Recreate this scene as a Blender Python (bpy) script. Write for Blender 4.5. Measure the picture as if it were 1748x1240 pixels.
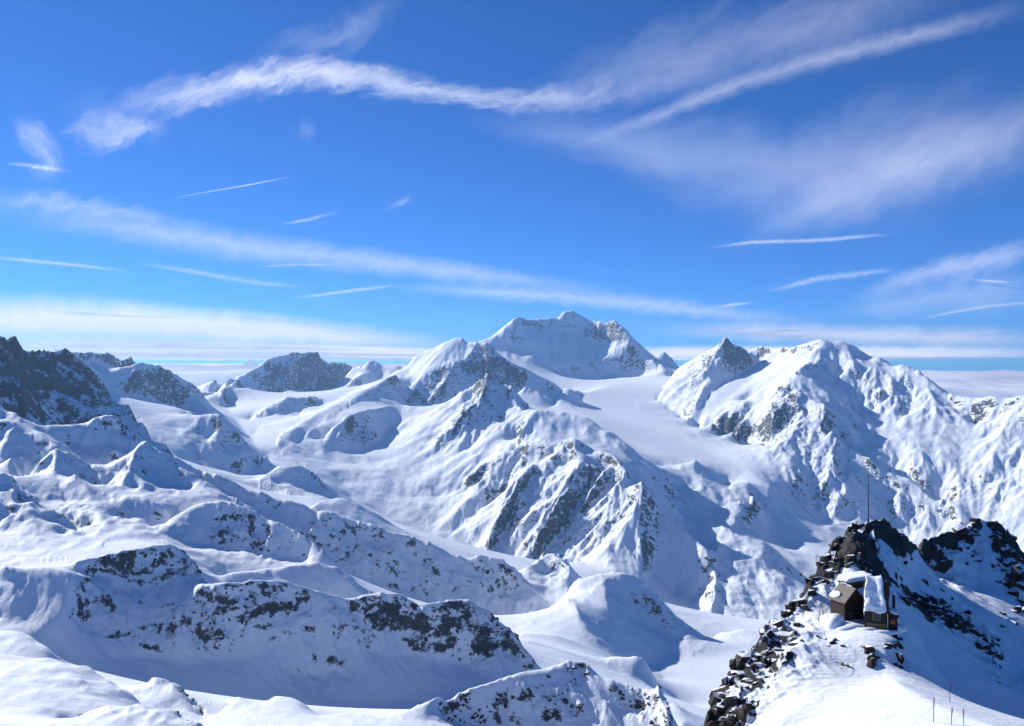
import bpy, bmesh, math, time
import numpy as np
from mathutils import Vector, Matrix

T0 = time.time()
R = math.radians
for o in list(bpy.data.objects):
    bpy.data.objects.remove(o)
SC = bpy.context.scene
COL = SC.collection

# ------------------------------------------------------------------ camera
FPX, CX, CY = 1535.0, 874.0, 620.0          # focal length and optical axis in photo pixels (1748 x 1240)
cam_d = bpy.data.cameras.new('camera')
cam_d.sensor_width = 36.0
cam_d.lens = 36.0 * FPX / 1748.0
cam_d.clip_start = 0.5
cam_d.clip_end = 900000.0
cam = bpy.data.objects.new('camera', cam_d)
cam.rotation_euler = (R(90), 0, 0)
COL.objects.link(cam)
SC.camera = cam

# ------------------------------------------------------------------ sky and sun
SUN_AZ, SUN_EL = -52.0, 27.5                 # degrees; azimuth from the view axis, negative = left
world = bpy.data.worlds.new('World')
SC.world = world
world.use_nodes = True
wn = world.node_tree
for n in list(wn.nodes):
    wn.nodes.remove(n)
sky = wn.nodes.new('ShaderNodeTexSky')
sky.sky_type = 'NISHITA'
sky.sun_disc = False
sky.sun_elevation = R(SUN_EL)
sky.sun_rotation = R(SUN_AZ)
sky.altitude = 3300.0
sky.air_density = 0.8
sky.dust_density = 0.4
sky.ozone_density = 3.2
hs = wn.nodes.new('ShaderNodeMix')            # white balance of the photograph
hs.data_type = 'RGBA'
hs.blend_type = 'MULTIPLY'
hs.inputs['Factor'].default_value = 1.0
hs.inputs['B'].default_value = (0.26, 0.62, 1.08, 1)
bg = wn.nodes.new('ShaderNodeBackground')
bg.inputs['Strength'].default_value = 0.092
wo = wn.nodes.new('ShaderNodeOutputWorld')
wn.links.new(sky.outputs[0], hs.inputs['A'])
wn.links.new(hs.outputs['Result'], bg.inputs['Color'])
wn.links.new(bg.outputs[0], wo.inputs['Surface'])

sun_dir = Vector((math.sin(R(SUN_AZ)) * math.cos(R(SUN_EL)), math.cos(R(SUN_AZ)) * math.cos(R(SUN_EL)), math.sin(R(SUN_EL))))
sd = bpy.data.lights.new('sun', 'SUN')
sd.energy = 5.0
sd.angle = R(0.53)
sd.color = (1.0, 0.975, 0.94)
sun = bpy.data.objects.new('sun', sd)
sun.rotation_euler = sun_dir.to_track_quat('Z', 'Y').to_euler()
sun.location = (-300, 100, 300)
COL.objects.link(sun)

vs = SC.view_settings
vs.view_transform = 'Standard'
vs.look = 'None'
vs.gamma = 1.0
vs.use_curve_mapping = False
vs.exposure = 0.52

# ------------------------------------------------------------------ numpy noise
def hash2(ix, iy, seed):
    h = (ix.astype(np.uint32) * np.uint32(374761393)) ^ (iy.astype(np.uint32) * np.uint32(668265263)) ^ np.uint32((seed * 2246822519) & 0xffffffff)
    h = (h ^ (h >> np.uint32(13))) * np.uint32(1274126177)
    h = h ^ (h >> np.uint32(16))
    return h

def unit(h):
    return (h & np.uint32(0xffff)).astype(np.float32) / np.float32(65535.0)

def hash3(ix, iy, iz, seed):
    h = (ix.astype(np.uint32) * np.uint32(374761393)) ^ (iy.astype(np.uint32) * np.uint32(668265263)) ^ (iz.astype(np.uint32) * np.uint32(2147483647 - 1618)) ^ np.uint32((seed * 2246822519) & 0xffffffff)
    h = (h ^ (h >> np.uint32(13))) * np.uint32(1274126177)
    h = (h ^ (h >> np.uint32(15))) * np.uint32(2246822519)
    return h ^ (h >> np.uint32(16))

def vnoise3(x, y, z, seed):
    """value noise, -1..1"""
    ix, iy, iz = np.floor(x).astype(np.int32), np.floor(y).astype(np.int32), np.floor(z).astype(np.int32)
    fx, fy, fz = (x - ix).astype(np.float32), (y - iy).astype(np.float32), (z - iz).astype(np.float32)
    ux, uy, uz = fx * fx * (3 - 2 * fx), fy * fy * (3 - 2 * fy), fz * fz * (3 - 2 * fz)
    out = 0
    for dx in (0, 1):
        wx = ux if dx else 1 - ux
        for dy in (0, 1):
            wy = uy if dy else 1 - uy
            for dz in (0, 1):
                wz = uz if dz else 1 - uz
                out = out + wx * wy * wz * unit(hash3(ix + dx, iy + dy, iz + dz, seed))
    return out * 2 - 1

def gully(x, y, dx, dy, seed):
    """cosine ridges whose crests run down the slope; (dx,dy) = across-slope direction. returns h, dh/dx, dh/dy"""
    ix, iy = np.floor(x).astype(np.int32), np.floor(y).astype(np.int32)
    fx, fy = (x - ix).astype(np.float32), (y - iy).astype(np.float32)
    va = np.zeros_like(fx); vx = np.zeros_like(fx); vy = np.zeros_like(fx); wt = np.zeros_like(fx)
    TAU = np.float32(6.2831853)
    for i in (-1, 0, 1):
        for j in (-1, 0, 1):
            h = hash2(ix + i, iy + j, seed)
            px = fx - i - unit(h)
            py = fy - j - unit(h >> np.uint32(16))
            w = np.exp(-2.2 * (px * px + py * py))
            wt += w
            m = (px * dx + py * dy) * TAU
            c = np.cos(m); s = -np.sin(m)
            va += c * w
            vx += s * dx * w
            vy += s * dy * w
    wt = np.maximum(wt, 1e-4)
    return va / wt, vx / wt * TAU, vy / wt * TAU

def sstep(a, b, x):
    t = np.clip((x - a) / (b - a), 0, 1)
    return t * t * (3 - 2 * t)

# ------------------------------------------------------------------ terrain skeleton
# each line: owner, ruggedness, rockiness, back drop (distance factor, metres) or None, points.
# A point (x, y, D) is a surveyed crest or valley point: bearing and elevation angle from the viewpoint (photo pixels)
# and its real distance D in km; a point (x, D, Z, 'h') gives its height Z in metres directly.
L = []
def ln(owner, rug, rock, back, pts):
    L.append((owner, rug, rock, back, pts))

def fl(owner, rug, rock, yc, Dc, S, pts):
    # points down a face of slope S that starts at a crest seen at row yc, distance Dc
    t1 = (yc - CY) / FPX
    ln(owner, rug, rock, None, [(x, y, Dc * (t1 + S) / ((y - CY) / FPX + S)) for x, y in pts])

# --- highest massif at 16 km
ln('massif', 0.25, 0.16, (1.12, 700), [(812,580,15.3),(848,568,15.4),(864,547,15.5),(880,535,15.6),(900,541,15.8),(940,541,16.0),(954,541,16.1),(959,527,16.2),(968,527,16.25),(977,521,16.3),(990,530,16.25),(1003,538,16.15),(1017,544,16.0),(1034,542,15.8),(1047,535,15.7),(1055,545,15.6),(1065,552,15.5),(1073,562,15.4),(1089,580,15.2),(1113,604,14.9),(1125,616,14.7),(1140,632,14.5)])
ln('massif', 0.40, 0.37, None, [(880,538,15.6),(884,560,15.42),(888,586,15.25)])
ln('massif', 0.35, 0.27, None, [(815,586,15.25),(835,590,15.2),(852,590,15.2)])
ln('massif', 0.19, 0.06, None, [(852,591,15.2),(900,604,15.1),(940,628,14.9),(976,652,14.75)])
ln('massif', .1, .0, None, [(1000,551,15.98),(1025,552,15.82),(1042,551,15.72)])
ln('massif', .55, .36, None, [(900,562,15.66),(930,560,15.80),(960,565,15.86),(985,572,15.86),(1012,582,15.72),(1040,585,15.55),(1060,582,15.4)])
ln('massif', .12, .0, None, [(895,578,15.3),(930,582,15.32),(960,586,15.42),(1000,595,15.4),(1030,597,15.35)])
ln('massif', .55, .36, None, [(895,590,15.22),(930,596,15.21),(960,599,15.28),(1000,602,15.32),(1040,600,15.3),(1060,597,15.3)])
fl('massif', .35, .2, 552, 15.5, 1.1, [(1072,578),(1088,597),(1106,613)])
ln('massif', .3, .2, None, [(905,604,15.0),(940,612,14.95),(975,622,14.9),(1010,614,15.02),(1040,606,15.08),(1060,604,15.1),(1100,608,15.05),(1130,624,14.8)])
fl('massif', 0.73, 0.98, 612, 15.0, 1.5, [(985,640),(1040,628),(1070,625),(1100,625)])
ln('massif', 0.19, 0.13, None, [(976,653,14.65),(1000,654,14.65),(1040,647,14.7),(1060,643,14.75),(1080,647,14.7),(1100,640,14.75),(1135,633,14.6)])
ln('far_peak', .6, .6, (1.05, 400), [(1115,610,18.0),(1119,603,18.0),(1133,597,18.0),(1141,600,18.0),(1147,604,18.0),(1155,620,18.0)])

# --- central mountain
ln('central', .45, .25, (1.08, 400), [(640,655,12.3),(676,630,12.9),(700,619,12.95),(704,604,12.95),(718,597,12.95),(732,594,12.9),(756,582,12.85),(776,571,12.8),(788,574,12.8),(798,584,12.7),(812,583,12.6),(840,585,12.5),(848,594,12.4),(880,616,12.2),(920,638,12.05),(950,650,11.95),(980,660,11.85)])
ln('central', .3, .1, None, [(700,668,12.15),(705,655,12.2),(717,643,12.22),(745,623,12.25),(755,619,12.26),(773,615,12.3),(793,607,12.4),(803,593,12.55)])
ln('central', .15, .0, None, [(690,645,12.5),(715,622,12.6),(745,603,12.6),(770,595,12.6),(785,592,12.65)])
fl('central', .9, .85, 625, 12.15, 1.25, [(705,680),(730,665),(760,650)])
fl('central', .9, .85, 600, 12.42, 1.25, [(800,635),(840,625),(880,640)])
fl('central', .3, .2, 625, 12.15, 1.2, [(700,700),(724,703),(750,694),(788,682)])
fl('central', .3, .2, 600, 12.42, 1.2, [(816,664),(850,665),(890,670)])
ln('central', .2, .1, None, [(930,672,11.72),(970,668,11.75)])
ln('central', 0.71, 0.34, (1.03, 120), [(702,706,10.6),(730,700,10.4),(757,688,10.2),(793,676,9.95),(812,660,9.8),(824,648,9.7),(832,637,9.7),(838,649,9.65),(858,654,9.6),(871,653,9.6),(878,664,9.5),(886,674,9.4),(905,686,9.3),(915,700,9.15)])
ln('central', 1.00, 0.71, None, [(832,640,9.68),(815,672,9.4),(798,700,9.15),(778,725,9.0),(757,752,8.8)])
ln('central', 0.96, 0.57, None, [(872,656,9.55),(862,690,9.25),(858,715,9.0)])
ln('central', 0.25, 0.10, None, [(890,690,9.2),(880,706,9.0),(895,712,8.9)])
ln('central', 0.27, 0.10, None, [(840,740,8.7),(800,765,8.6),(760,790,8.4),(720,810,8.2)])
ln('central', 0.62, 0.34, (1.05, 200), [(900,712,8.8),(912,704,8.9),(924,702,8.95),(964,706,8.9),(1004,712,8.8),(1020,720,8.7),(1052,744,8.5),(1079,764,8.3),(1092,775,8.2)])
ln('central', 0.96, 0.57, None, [(900,712,8.8),(896,728,8.65),(884,752,8.4),(862,768,8.2),(840,780,8.1),(804,802,7.95)])
ln('central', 0.22, 0.10, None, [(905,738,8.6),(930,752,8.4),(955,760,8.25),(980,762,8.2),(1020,765,8.15),(1060,775,8.1),(1090,785,8.0)])
ln('central', 1.00, 0.64, (1.03, 50), [(884,754,8.35),(905,757,8.1),(948,763,7.95),(965,753,7.9),(980,750,7.9),(1000,765,7.85),(1016,772,7.75),(1040,775,7.65),(1055,780,7.55),(1076,800,7.4),(1092,815,7.25)])
ln('central', 1.00, 0.61, None, [(948,763,7.95),(930,790,7.7),(890,840,7.35),(855,900,7.0),(838,945,6.78)])
ln('central', 1.00, 0.61, None, [(1048,778,7.6),(1030,805,7.45),(1000,850,7.2),(960,900,6.95),(920,950,6.68)])
ln('central', 0.96, 0.43, None, [(884,756,8.3),(870,800,7.85),(858,830,7.6)])
ln('central', 0.37, 0.23, None, [(910,790,7.65),(885,815,7.4),(862,860,7.1),(826,942,6.72)])
ln('central', 0.71, 0.34, None, [(990,790,7.5),(965,840,7.12),(945,870,6.9),(895,948,6.6)])
ln('central', 0.88, 0.50, None, [(1070,805,7.3),(1050,850,6.95),(1020,900,6.7),(985,950,6.5)])
ln('central', 0.79, 0.43, None, [(835,843,7.55),(806,889,7.2),(796,932,6.92)])
ln('central', 0.22, 0.10, None, [(845,860,7.3),(836,890,7.05),(815,938,6.78)])
ln('central', 0.43, 0.30, (1.02, 60), [(700,692,10.5),(664,691,10.1),(632,698,9.8),(619,701,9.65),(596,708,9.4),(576,723,9.2),(561,733,9.05),(554,746,8.9),(551,761,8.8)])
ln('central', .9, .7, None, [(565,750,8.9),(600,740,9.12),(640,735,9.45)])
ln('central', 0.22, 0.10, None, [(540,775,8.6),(554,768,8.7),(600,773,8.85),(644,764,9.2),(664,737,9.65),(680,715,9.9)])
ln('central', .75, .5, None, [(676,640,12.0),(640,664,11.3),(600,687,10.4),(560,715,9.7),(520,745,9.0),(480,770,8.3),(452,790,7.8)])
ln('central', .75, .45, None, [(610,664,12.0),(570,684,11.3),(510,712,10.4),(450,722,9.8),(430,745,9.0)])
ln('central', .4, .25, None, [(560,790,8.4),(600,795,8.5),(640,795,8.5),(700,775,8.75),(745,742,9.05)])
ln('central', .5, .3, None, [(580,825,7.9),(620,832,7.85),(680,850,7.75),(740,850,7.75),(800,832,7.85)])
ln('central', 0.32, 0.20, None, [(600,850,7.55),(660,882,7.35),(720,912,7.12),(780,937,6.9),(830,949,6.75),(900,959,6.62),(990,964,6.45)])
ln('central', 1.00, 0.64, (1.02, 40), [(425,826,6.6),(440,815,6.65),(455,811,6.65),(475,803,6.7),(493,799,6.7),(516,797,6.75),(540,808,6.75),(552,822,6.7)])
ln('central', 0.96, 0.57, None, [(440,850,6.2),(480,845,6.3),(520,850,6.25),(555,850,6.3)])

# --- valley on the left and the far chains
ln('valley', .6, .4, (1.02, 40), [(426,722,10.2),(436,706,10.3),(448,696,10.4),(468,686,10.55),(490,676,10.7),(505,680,10.75),(525,676,10.85),(548,675,11.0)])
ln('central', .8, .5, None, [(645,655,11.7),(600,676,10.85),(560,695,10.15),(520,722,9.4),(485,750,8.7),(458,778,8.05)])
ln('central', .5, .2, None, [(640,672,11.2),(590,700,10.2),(550,725,9.45),(510,748,8.85),(470,778,8.1)])
fl('valley', .3, .25, 690, 10.5, 1.2, [(440,722),(470,712),(500,702),(530,693)])
fl('distant', .7, .45, 606, 14.2, 1.25, [(400,668),(450,658),(500,650),(550,648),(590,648)])
fl('chain', .7, .4, 620, 9.1, 1.3, [(225,650),(255,655),(290,660),(325,662)])
ln('valley', 0.04, 0.00, None, [(384,690,11.6),(400,716,10.0),(425,745,8.9),(452,782,7.7),(440,800,7.3),(425,819,7.1),(405,812,7.1)])
ln('valley', 0.64, 0.47, (1.02, 50), [(318,706,7.8),(336,711,7.7),(378,706,7.6),(392,718,7.55),(405,735,7.5),(425,753,7.45),(445,772,7.4),(462,787,7.35)])
ln('valley', 0.64, 0.57, None, [(335,740,7.45),(370,750,7.35),(410,780,7.2)])
ln('valley', 0.40, 0.22, None, [(310,772,7.0),(345,798,6.95),(380,806,7.0),(400,808,7.05)])
ln('valley', 0.36, 0.00, None, [(205,673,8.3),(250,686,8.3),(300,694,8.2),(325,702,8.0)])
ln('valley', 0.48, 0.27, None, [(215,702,7.6),(250,738,7.2),(290,775,6.85)])
ln('chain', 0.85, 0.45, (1.08, 300), [(90,604,9.6),(127,602,9.8),(151,602,9.9),(168,607,10.0),(196,603,10.0),(212,605,10.0),(226,606,10.0),(244,614,9.9)])
ln('chain', 0.65, 0.15, None, [(190,634,9.5),(215,637,9.4),(222,630,9.5)])
ln('chain', 0.85, 0.45, (1.08, 300), [(212,645,9.0),(222,632,9.05),(244,617,9.1),(256,616,9.1),(266,622,9.1),(280,628,9.1),(302,631,9.1),(323,640,9.0),(335,648,8.95),(345,658,8.9)])
fl('chain', 0.65, 0.25, 620, 9.1, 1.3, [(200,662),(235,675),(275,689),(309,689),(330,680),(345,668)])
ln('chain', 0.75, 0.25, (1.04, 60), [(318,690,11.8),(330,678,11.8),(345,669,11.8),(360,670,11.8),(378,671,12.0)])
ln('chain', 0.65, 0.25, None, [(336,702,11.3),(364,704,11.3),(376,690,11.6)])
ln('distant', 0.80, 0.45, (1.1, 500), [(330,660,15.5),(360,652,15.0),(384,652,14.6),(400,643,14.4),(412,641,14.3),(436,627,14.2),(450,618,14.2),(463,612,14.2),(480,607,14.2),(495,607,14.2),(511,602,14.2),(535,606,14.2),(549,611,14.3),(552,607,14.3),(558,613,14.3),(568,612,14.4),(583,614,14.4),(594,615,14.4),(608,627,14.4)])
ln('distant', 0.85, 0.45, (1.06, 400), [(560,672,13.0),(585,650,13.4),(608,630,13.6),(618,621,13.6),(628,616,13.6),(645,620,13.6),(660,624,13.5),(670,629,13.3),(683,626,13.2)])
ln('distant', 0.85, 0.45, None, [(378,671,12.4),(392,655,13.3),(408,644,13.9)])
ln('distant', 0.85, 0.45, None, [(511,603,14.2),(494,622,13.8),(478,634,13.6)])
ln('distant', 0.85, 0.45, None, [(640,632,13.2),(600,655,12.7),(575,668,12.5)])
fl('distant', 0.65, 0.25, 606, 14.2, 1.2, [(380,686),(412,689),(446,687),(480,676),(520,678),(549,674),(580,668)])

# --- shadowed pyramid and the hill beside it
ln('pyramid', .6, .6, None, [(1097,818,7.0),(1085,840,6.92),(1064,868,6.8),(1036,904,6.65),(1000,944,6.48),(985,964,6.4)])
ln('pyramid', 0.39, 0.38, (1.03, 120), [(1097,818,7.0),(1110,836,6.95),(1124,852,6.9),(1140,870,6.82),(1156,884,6.75),(1180,906,6.6),(1200,928,6.45),(1212,945,6.35)])
ln('pyramid', 0.39, 0.38, None, [(1097,818,7.0),(1093,845,6.84),(1088,875,6.68),(1091,905,6.52),(1096,940,6.34),(1094,976,6.17)])
fl('pyramid', .3, .55, 852, 6.9, 1.0, [(1118,868),(1126,900)])
fl('pyramid', .12, .05, 852, 6.9, .9, [(1132,930),(1142,975),(1155,1030)])
fl('pyramid', .12, .05, 880, 6.75, .9, [(1110,950),(1118,990)])
fl('pyramid', .12, .10, 900, 6.62, .9, [(1178,930),(1180,980),(1184,1030)])
ln('pyramid', 0.28, 0.22, None, [(1000,966,6.3),(1050,974,6.1),(1096,990,6.05),(1140,1035,5.98),(1182,1068,5.95)])
ln('pyramid', .6, .45, None, [(1050,900,6.65),(1040,935,6.4),(1035,965,6.2)])
ln('foothill', 0.82, .35, (1.04, 120), [(1180,908,6.95),(1230,899,6.9),(1257,911,6.8),(1274,922,6.75),(1308,930,6.65),(1343,950,6.55),(1374,985,6.4),(1400,1010,6.2),(1500,1040,6.0)])
ln('foothill', 0.82, .4, None, [(1257,911,6.8),(1250,960,6.4),(1240,1010,6.02),(1235,1062,5.68)])
ln('foothill', 0.82, .4, None, [(1308,930,6.65),(1305,975,6.28),(1300,1030,5.9),(1295,1064,5.7)])
ln('foothill', 0.82, .6, None, [(1343,950,6.55),(1335,1000,6.1),(1330,1040,5.82)])
ln('foothill', 0.64, .3, None, [(1225,930,6.58),(1222,980,6.2),(1215,1040,5.78)])
ln('foothill', 0.28, .1, None, [(1190,1068,5.62),(1226,1072,5.6),(1296,1068,5.64),(1340,1062,5.67),(1420,1060,5.7)])

# --- glacier
ln('glacier', .03, .0, None, [(1142,631,14.5),(1090,652,13.7),(1040,660,13.1),(1000,668,12.5),(992,688,11.9),(1020,704,11.4),(1080,726,10.7),(1150,756,9.95),(1220,780,9.45),(1280,800,8.95),(1312,830,8.5),(1302,870,8.1),(1320,920,7.7),(1350,945,7.5)])
ln('glacier', .05, .0, None, [(985,662,12.4),(945,690,11.7),(935,700,11.2),(1000,714,10.6),(1060,752,9.75),(1090,768,9.4),(1140,782,9.1),(1180,800,8.95)])
ln('glacier', .05, .0, None, [(1150,640,13.9),(1120,686,12.2),(1150,707,11.6),(1200,736,10.9),(1260,760,10.4),(1310,778,10.0)])
ln('glacier', .6, .3, (1.02, 40), [(1130,800,8.75),(1160,795,8.75),(1180,792,8.75),(1186,785,8.75),(1196,791,8.75),(1215,800,8.7),(1242,816,8.6),(1246,835,8.5)])
ln('glacier', .8, .5, None, [(1150,850,7.95),(1190,835,8.2),(1225,845,8.1),(1244,852,8.05)])
ln('glacier', .6, .3, None, [(1148,868,7.75),(1190,895,7.55),(1222,893,7.6),(1244,875,7.8)])
ln('glacier', .8, .5, None, [(1262,825,8.55),(1274,827,8.5),(1286,845,8.2),(1286,862,7.95),(1255,892,7.55)])

# --- sharp peak at the glacier head
ln('sharp_peak', 0.36, 0.37, (1.06, 300), [(1148,626,13.5),(1162,617,13.4),(1176,612,13.3),(1190,611,13.2),(1210,600,13.05),(1222,590,12.95),(1232,579,12.9),(1242,567,12.9),(1247,574,12.9),(1253,585,12.9),(1266,593,12.95),(1282,605,13.1),(1294,618,13.2)])
ln('sharp_peak', 0.36, 0.46, None, [(1242,569,12.9),(1226,596,12.7),(1216,612,12.5),(1208,640,12.1),(1200,664,11.75),(1188,690,11.35),(1176,703,11.15)])
ln('sharp_peak', 1.00, 0.82, None, [(1210,604,12.9),(1190,630,12.6),(1165,655,12.3),(1135,678,12.05)])
ln('sharp_peak', 1.00, 0.64, None, [(1212,628,12.3),(1190,660,11.9),(1170,690,11.5)])
ln('sharp_peak', 0.31, 0.28, None, [(1150,640,13.1),(1130,665,12.5),(1124,684,12.1),(1156,706,11.5)])
ln('sharp_peak', 0.21, 0.19, None, [(1294,620,13.1),(1270,639,12.65),(1250,647,12.35),(1222,662,11.9),(1196,696,11.3)])
ln('sharp_peak', 0.16, 0.10, None, [(1312,614,12.7),(1290,642,12.2),(1260,667,11.65),(1230,692,11.2),(1200,714,10.95)])

# --- broad snow summit on the right
ln('broad_peak', 0.67, 0.36, (1.1, 500), [(1276,598,13.6),(1298,591,13.4),(1326,597,13.0),(1340,593,12.8),(1354,596,12.4),(1362,593,12.2),(1380,588,12.0),(1395,584,11.9),(1406,583,11.8),(1425,584,11.8),(1446,587,11.7),(1470,602,11.6),(1494,614,11.5),(1506,608,11.4),(1518,613,11.3),(1530,621,11.2),(1550,624,11.0),(1560,629,10.9),(1574,642,10.7),(1610,660,10.4),(1638,677,10.1),(1665,682,9.9),(1689,678,9.8),(1713,684,9.7),(1748,676,9.5),(1800,660,9.2),(1900,640,8.8)])
ln('broad_peak', 0.76, 0.59, None, [(1413,583,11.8),(1404,604,11.5),(1388,620,11.25),(1371,627,11.1),(1353,638,10.9),(1337,659,10.6),(1325,684,10.35),(1316,707,10.15),(1318,732,9.95),(1312,766,9.7)])
ln('broad_peak', 1.00, 0.86, None, [(1350,665,10.5),(1335,700,10.15),(1330,730,9.9)])
ln('broad_peak', 0.40, 0.19, None, [(1425,630,11.25),(1425,655,10.95),(1410,640,11.0)])
ln('broad_peak', 0.40, 0.19, (1.015, 40), [(1360,640,10.75),(1371,638,10.75),(1392,645,10.65),(1412,659,10.55),(1433,674,10.4)])
ln('broad_peak', 0.94, 0.59, None, [(1371,665,10.35),(1385,681,10.15),(1385,695,10.0),(1371,711,9.85),(1349,729,9.7),(1318,766,9.35)])
ln('broad_peak', 0.49, 0.32, None, [(1405,690,10.05),(1405,712,9.75),(1395,735,9.5)])
ln('broad_peak', 0.85, 0.68, None, [(1400,738,9.5),(1380,750,9.4),(1360,775,9.2)])
ln('broad_peak', 0.76, 0.46, (1.02, 70), [(1412,738,9.5),(1424,730,9.5),(1436,745,9.4),(1450,760,9.3),(1470,776,9.15),(1484,781,9.05),(1502,800,8.95),(1525,808,8.85),(1550,818,8.75),(1575,830,8.6),(1590,842,8.5),(1614,868,8.3)])
ln('broad_peak', 0.67, 0.41, None, [(1433,674,10.4),(1447,700,10.1),(1470,735,9.8),(1487,758,9.6)])
ln('broad_peak', 0.67, 0.28, None, [(1424,730,9.5),(1422,780,9.0),(1418,830,8.65)])
ln('broad_peak', 0.67, 0.28, None, [(1450,760,9.3),(1445,800,8.95),(1440,840,8.6)])
ln('broad_peak', 1.00, 0.59, None, [(1350,830,8.7),(1390,860,8.5),(1420,855,8.5)])
ln('broad_peak', 0.49, 0.23, None, [(1305,862,8.15),(1360,880,8.2),(1420,888,8.3),(1480,892,8.3),(1515,897,8.2)])
ln('broad_peak', 0.58, 0.32, None, [(1484,781,9.05),(1500,810,8.85),(1512,850,8.6),(1522,892,8.3),(1530,935,8.0)])
ln('broad_peak', 0.58, 0.36, None, [(1550,870,8.4),(1575,905,8.15),(1600,918,8.05),(1622,885,8.2)])
ln('broad_peak', 1.00, 0.68, None, [(1286,663,11.5),(1270,680,11.25),(1254,691,11.05),(1232,703,10.8),(1212,726,10.6)])
ln('broad_peak', 1.00, 0.68, None, [(1290,700,10.7),(1265,720,10.5),(1250,738,10.4)])
ln('broad_peak', 0.31, 0.14, None, [(1345,610,12.1),(1325,640,11.6),(1305,670,11.1),(1298,700,10.6)])
ln('broad_peak', 0.76, 0.41, None, [(1446,587,11.7),(1462,620,11.2),(1478,655,10.8),(1490,695,10.4)])
ln('broad_peak', 0.85, 0.46, None, [(1506,608,11.4),(1520,640,10.9),(1530,680,10.4),(1540,705,10.1)])
ln('broad_peak', 0.85, 0.46, None, [(1574,642,10.7),(1582,680,10.2),(1590,718,9.8)])
ln('broad_peak', 0.85, 0.46, None, [(1610,662,10.4),(1640,700,9.9),(1665,720,9.7)])
ln('broad_peak', 0.58, 0.28, None, [(1440,640,11.1),(1450,690,10.5),(1470,715,10.2)])
ln('broad_peak', 0.67, 0.32, None, [(1495,650,10.8),(1505,690,10.35),(1515,715,10.05)])
ln('broad_peak', 0.31, 0.14, None, [(1490,722,10.0),(1560,732,9.7),(1620,745,9.4),(1700,745,9.2),(1780,738,9.0)])
ln('broad_peak', 0.58, 0.23, None, [(1545,752,9.45),(1560,790,9.0),(1580,820,8.75)])
ln('broad_peak', 0.49, 0.23, None, [(1617,760,9.2),(1625,800,8.8),(1640,850,8.4)])
ln('broad_peak', 0.35, 0.14, None, [(1600,845,8.4),(1620,850,8.35),(1640,885,8.05),(1665,905,7.9),(1700,880,8.0),(1748,850,8.1),(1820,830,8.1)])
ln('broad_peak', 0.76, 0.50, None, [(1660,800,8.75),(1700,780,8.8),(1748,765,8.8),(1800,755,8.8)])
ln('broad_peak', 0.76, 0.50, None, [(1690,845,8.3),(1720,835,8.3),(1760,820,8.3)])
ln('broad_peak', 0.76, 0.50, None, [(1700,715,9.4),(1730,705,9.35),(1770,695,9.3)])
ln('broad_peak', 0.40, 0.19, None, [(1480,950,7.7),(1560,965,7.6),(1640,965,7.5),(1748,950,7.5)])

# --- frozen lake and the spur above it
ln('lake', .0, .0, None, [(1135,3.45,-1130,'h'),(1210,3.45,-1130,'h'),(1290,3.45,-1130,'h'),(1420,3.45,-1130,'h')])
ln('lake', .0, .0, None, [(1130,3.2,-1130,'h'),(1190,3.2,-1130,'h'),(1270,3.2,-1130,'h'),(1420,3.2,-1125,'h')])
ln('lake', .0, .0, None, [(1150,2.95,-1130,'h'),(1190,2.95,-1130,'h'),(1250,2.95,-1128,'h'),(1420,2.95,-1110,'h')])
ln('lake', .1, .0, None, [(1160,2.7,-1120,'h'),(1250,2.7,-1100,'h'),(1420,2.7,-1080,'h')])
ln('lake', .2, .0, (1.08, 150), [(1205,1098,3.75),(1220,1082,3.85),(1250,1072,3.9),(1290,1071,3.95),(1340,1075,3.95),(1420,1070,4.0)])
ln('spur', 0.42, 0.25, (1.08, 250), [(975,990,3.8),(1000,980,3.85),(1027,976,3.87),(1060,973,3.88),(1077,974,3.87),(1092,979,3.85),(1105,989,3.83),(1116,1008,3.8),(1140,1031,3.75),(1151,1042,3.73),(1182,1069,3.68),(1200,1093,3.6)])
ln('spur', 0.22, 0.10, None, [(1027,977,3.87),(1035,1005,3.72),(1040,1035,3.58),(1048,1060,3.48)])
fl('spur', 0.72, 0.90, 980, 3.86, .75, [(1085,1020),(1110,1035),(1135,1055)])
ln('spur', 0.17, 0.10, None, [(1200,1100,3.55),(1190,1114,3.47),(1143,1121,3.45),(1130,1133,3.38),(1090,1142,3.27)])
fl('spur', 0.17, 0.15, 985, 3.85, .7, [(1085,1060),(1120,1080),(1160,1095)])
ln('spur', 0.22, 0.10, None, [(965,1020,3.6),(985,1040,3.45),(1000,1070,3.3),(1020,1095,3.2)])
ln('spur', 0.17, 0.10, None, [(890,1078,2.95),(949,1082,3.0),(1000,1100,3.05),(1046,1120,3.1),(1090,1140,3.2)])
ln('spur', 0.22, 0.15, (1.03, 40), [(1030,1125,2.75),(1046,1118,2.75),(1070,1122,2.73),(1086,1115,2.72),(1097,1113,2.72),(1104,1122,2.72),(1110,1140,2.72)])
ln('spur', 0.22, 0.15, None, [(900,1092,2.6),(960,1108,2.6),(1010,1128,2.6),(1060,1150,2.6)])
ln('spur', 0.82, 0.50, (1.04, 150), [(904,978,4.6),(912,960,4.7),(920,945,4.75),(926,937,4.8),(945,939,4.8),(965,950,4.7),(980,968,4.6)])

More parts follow.
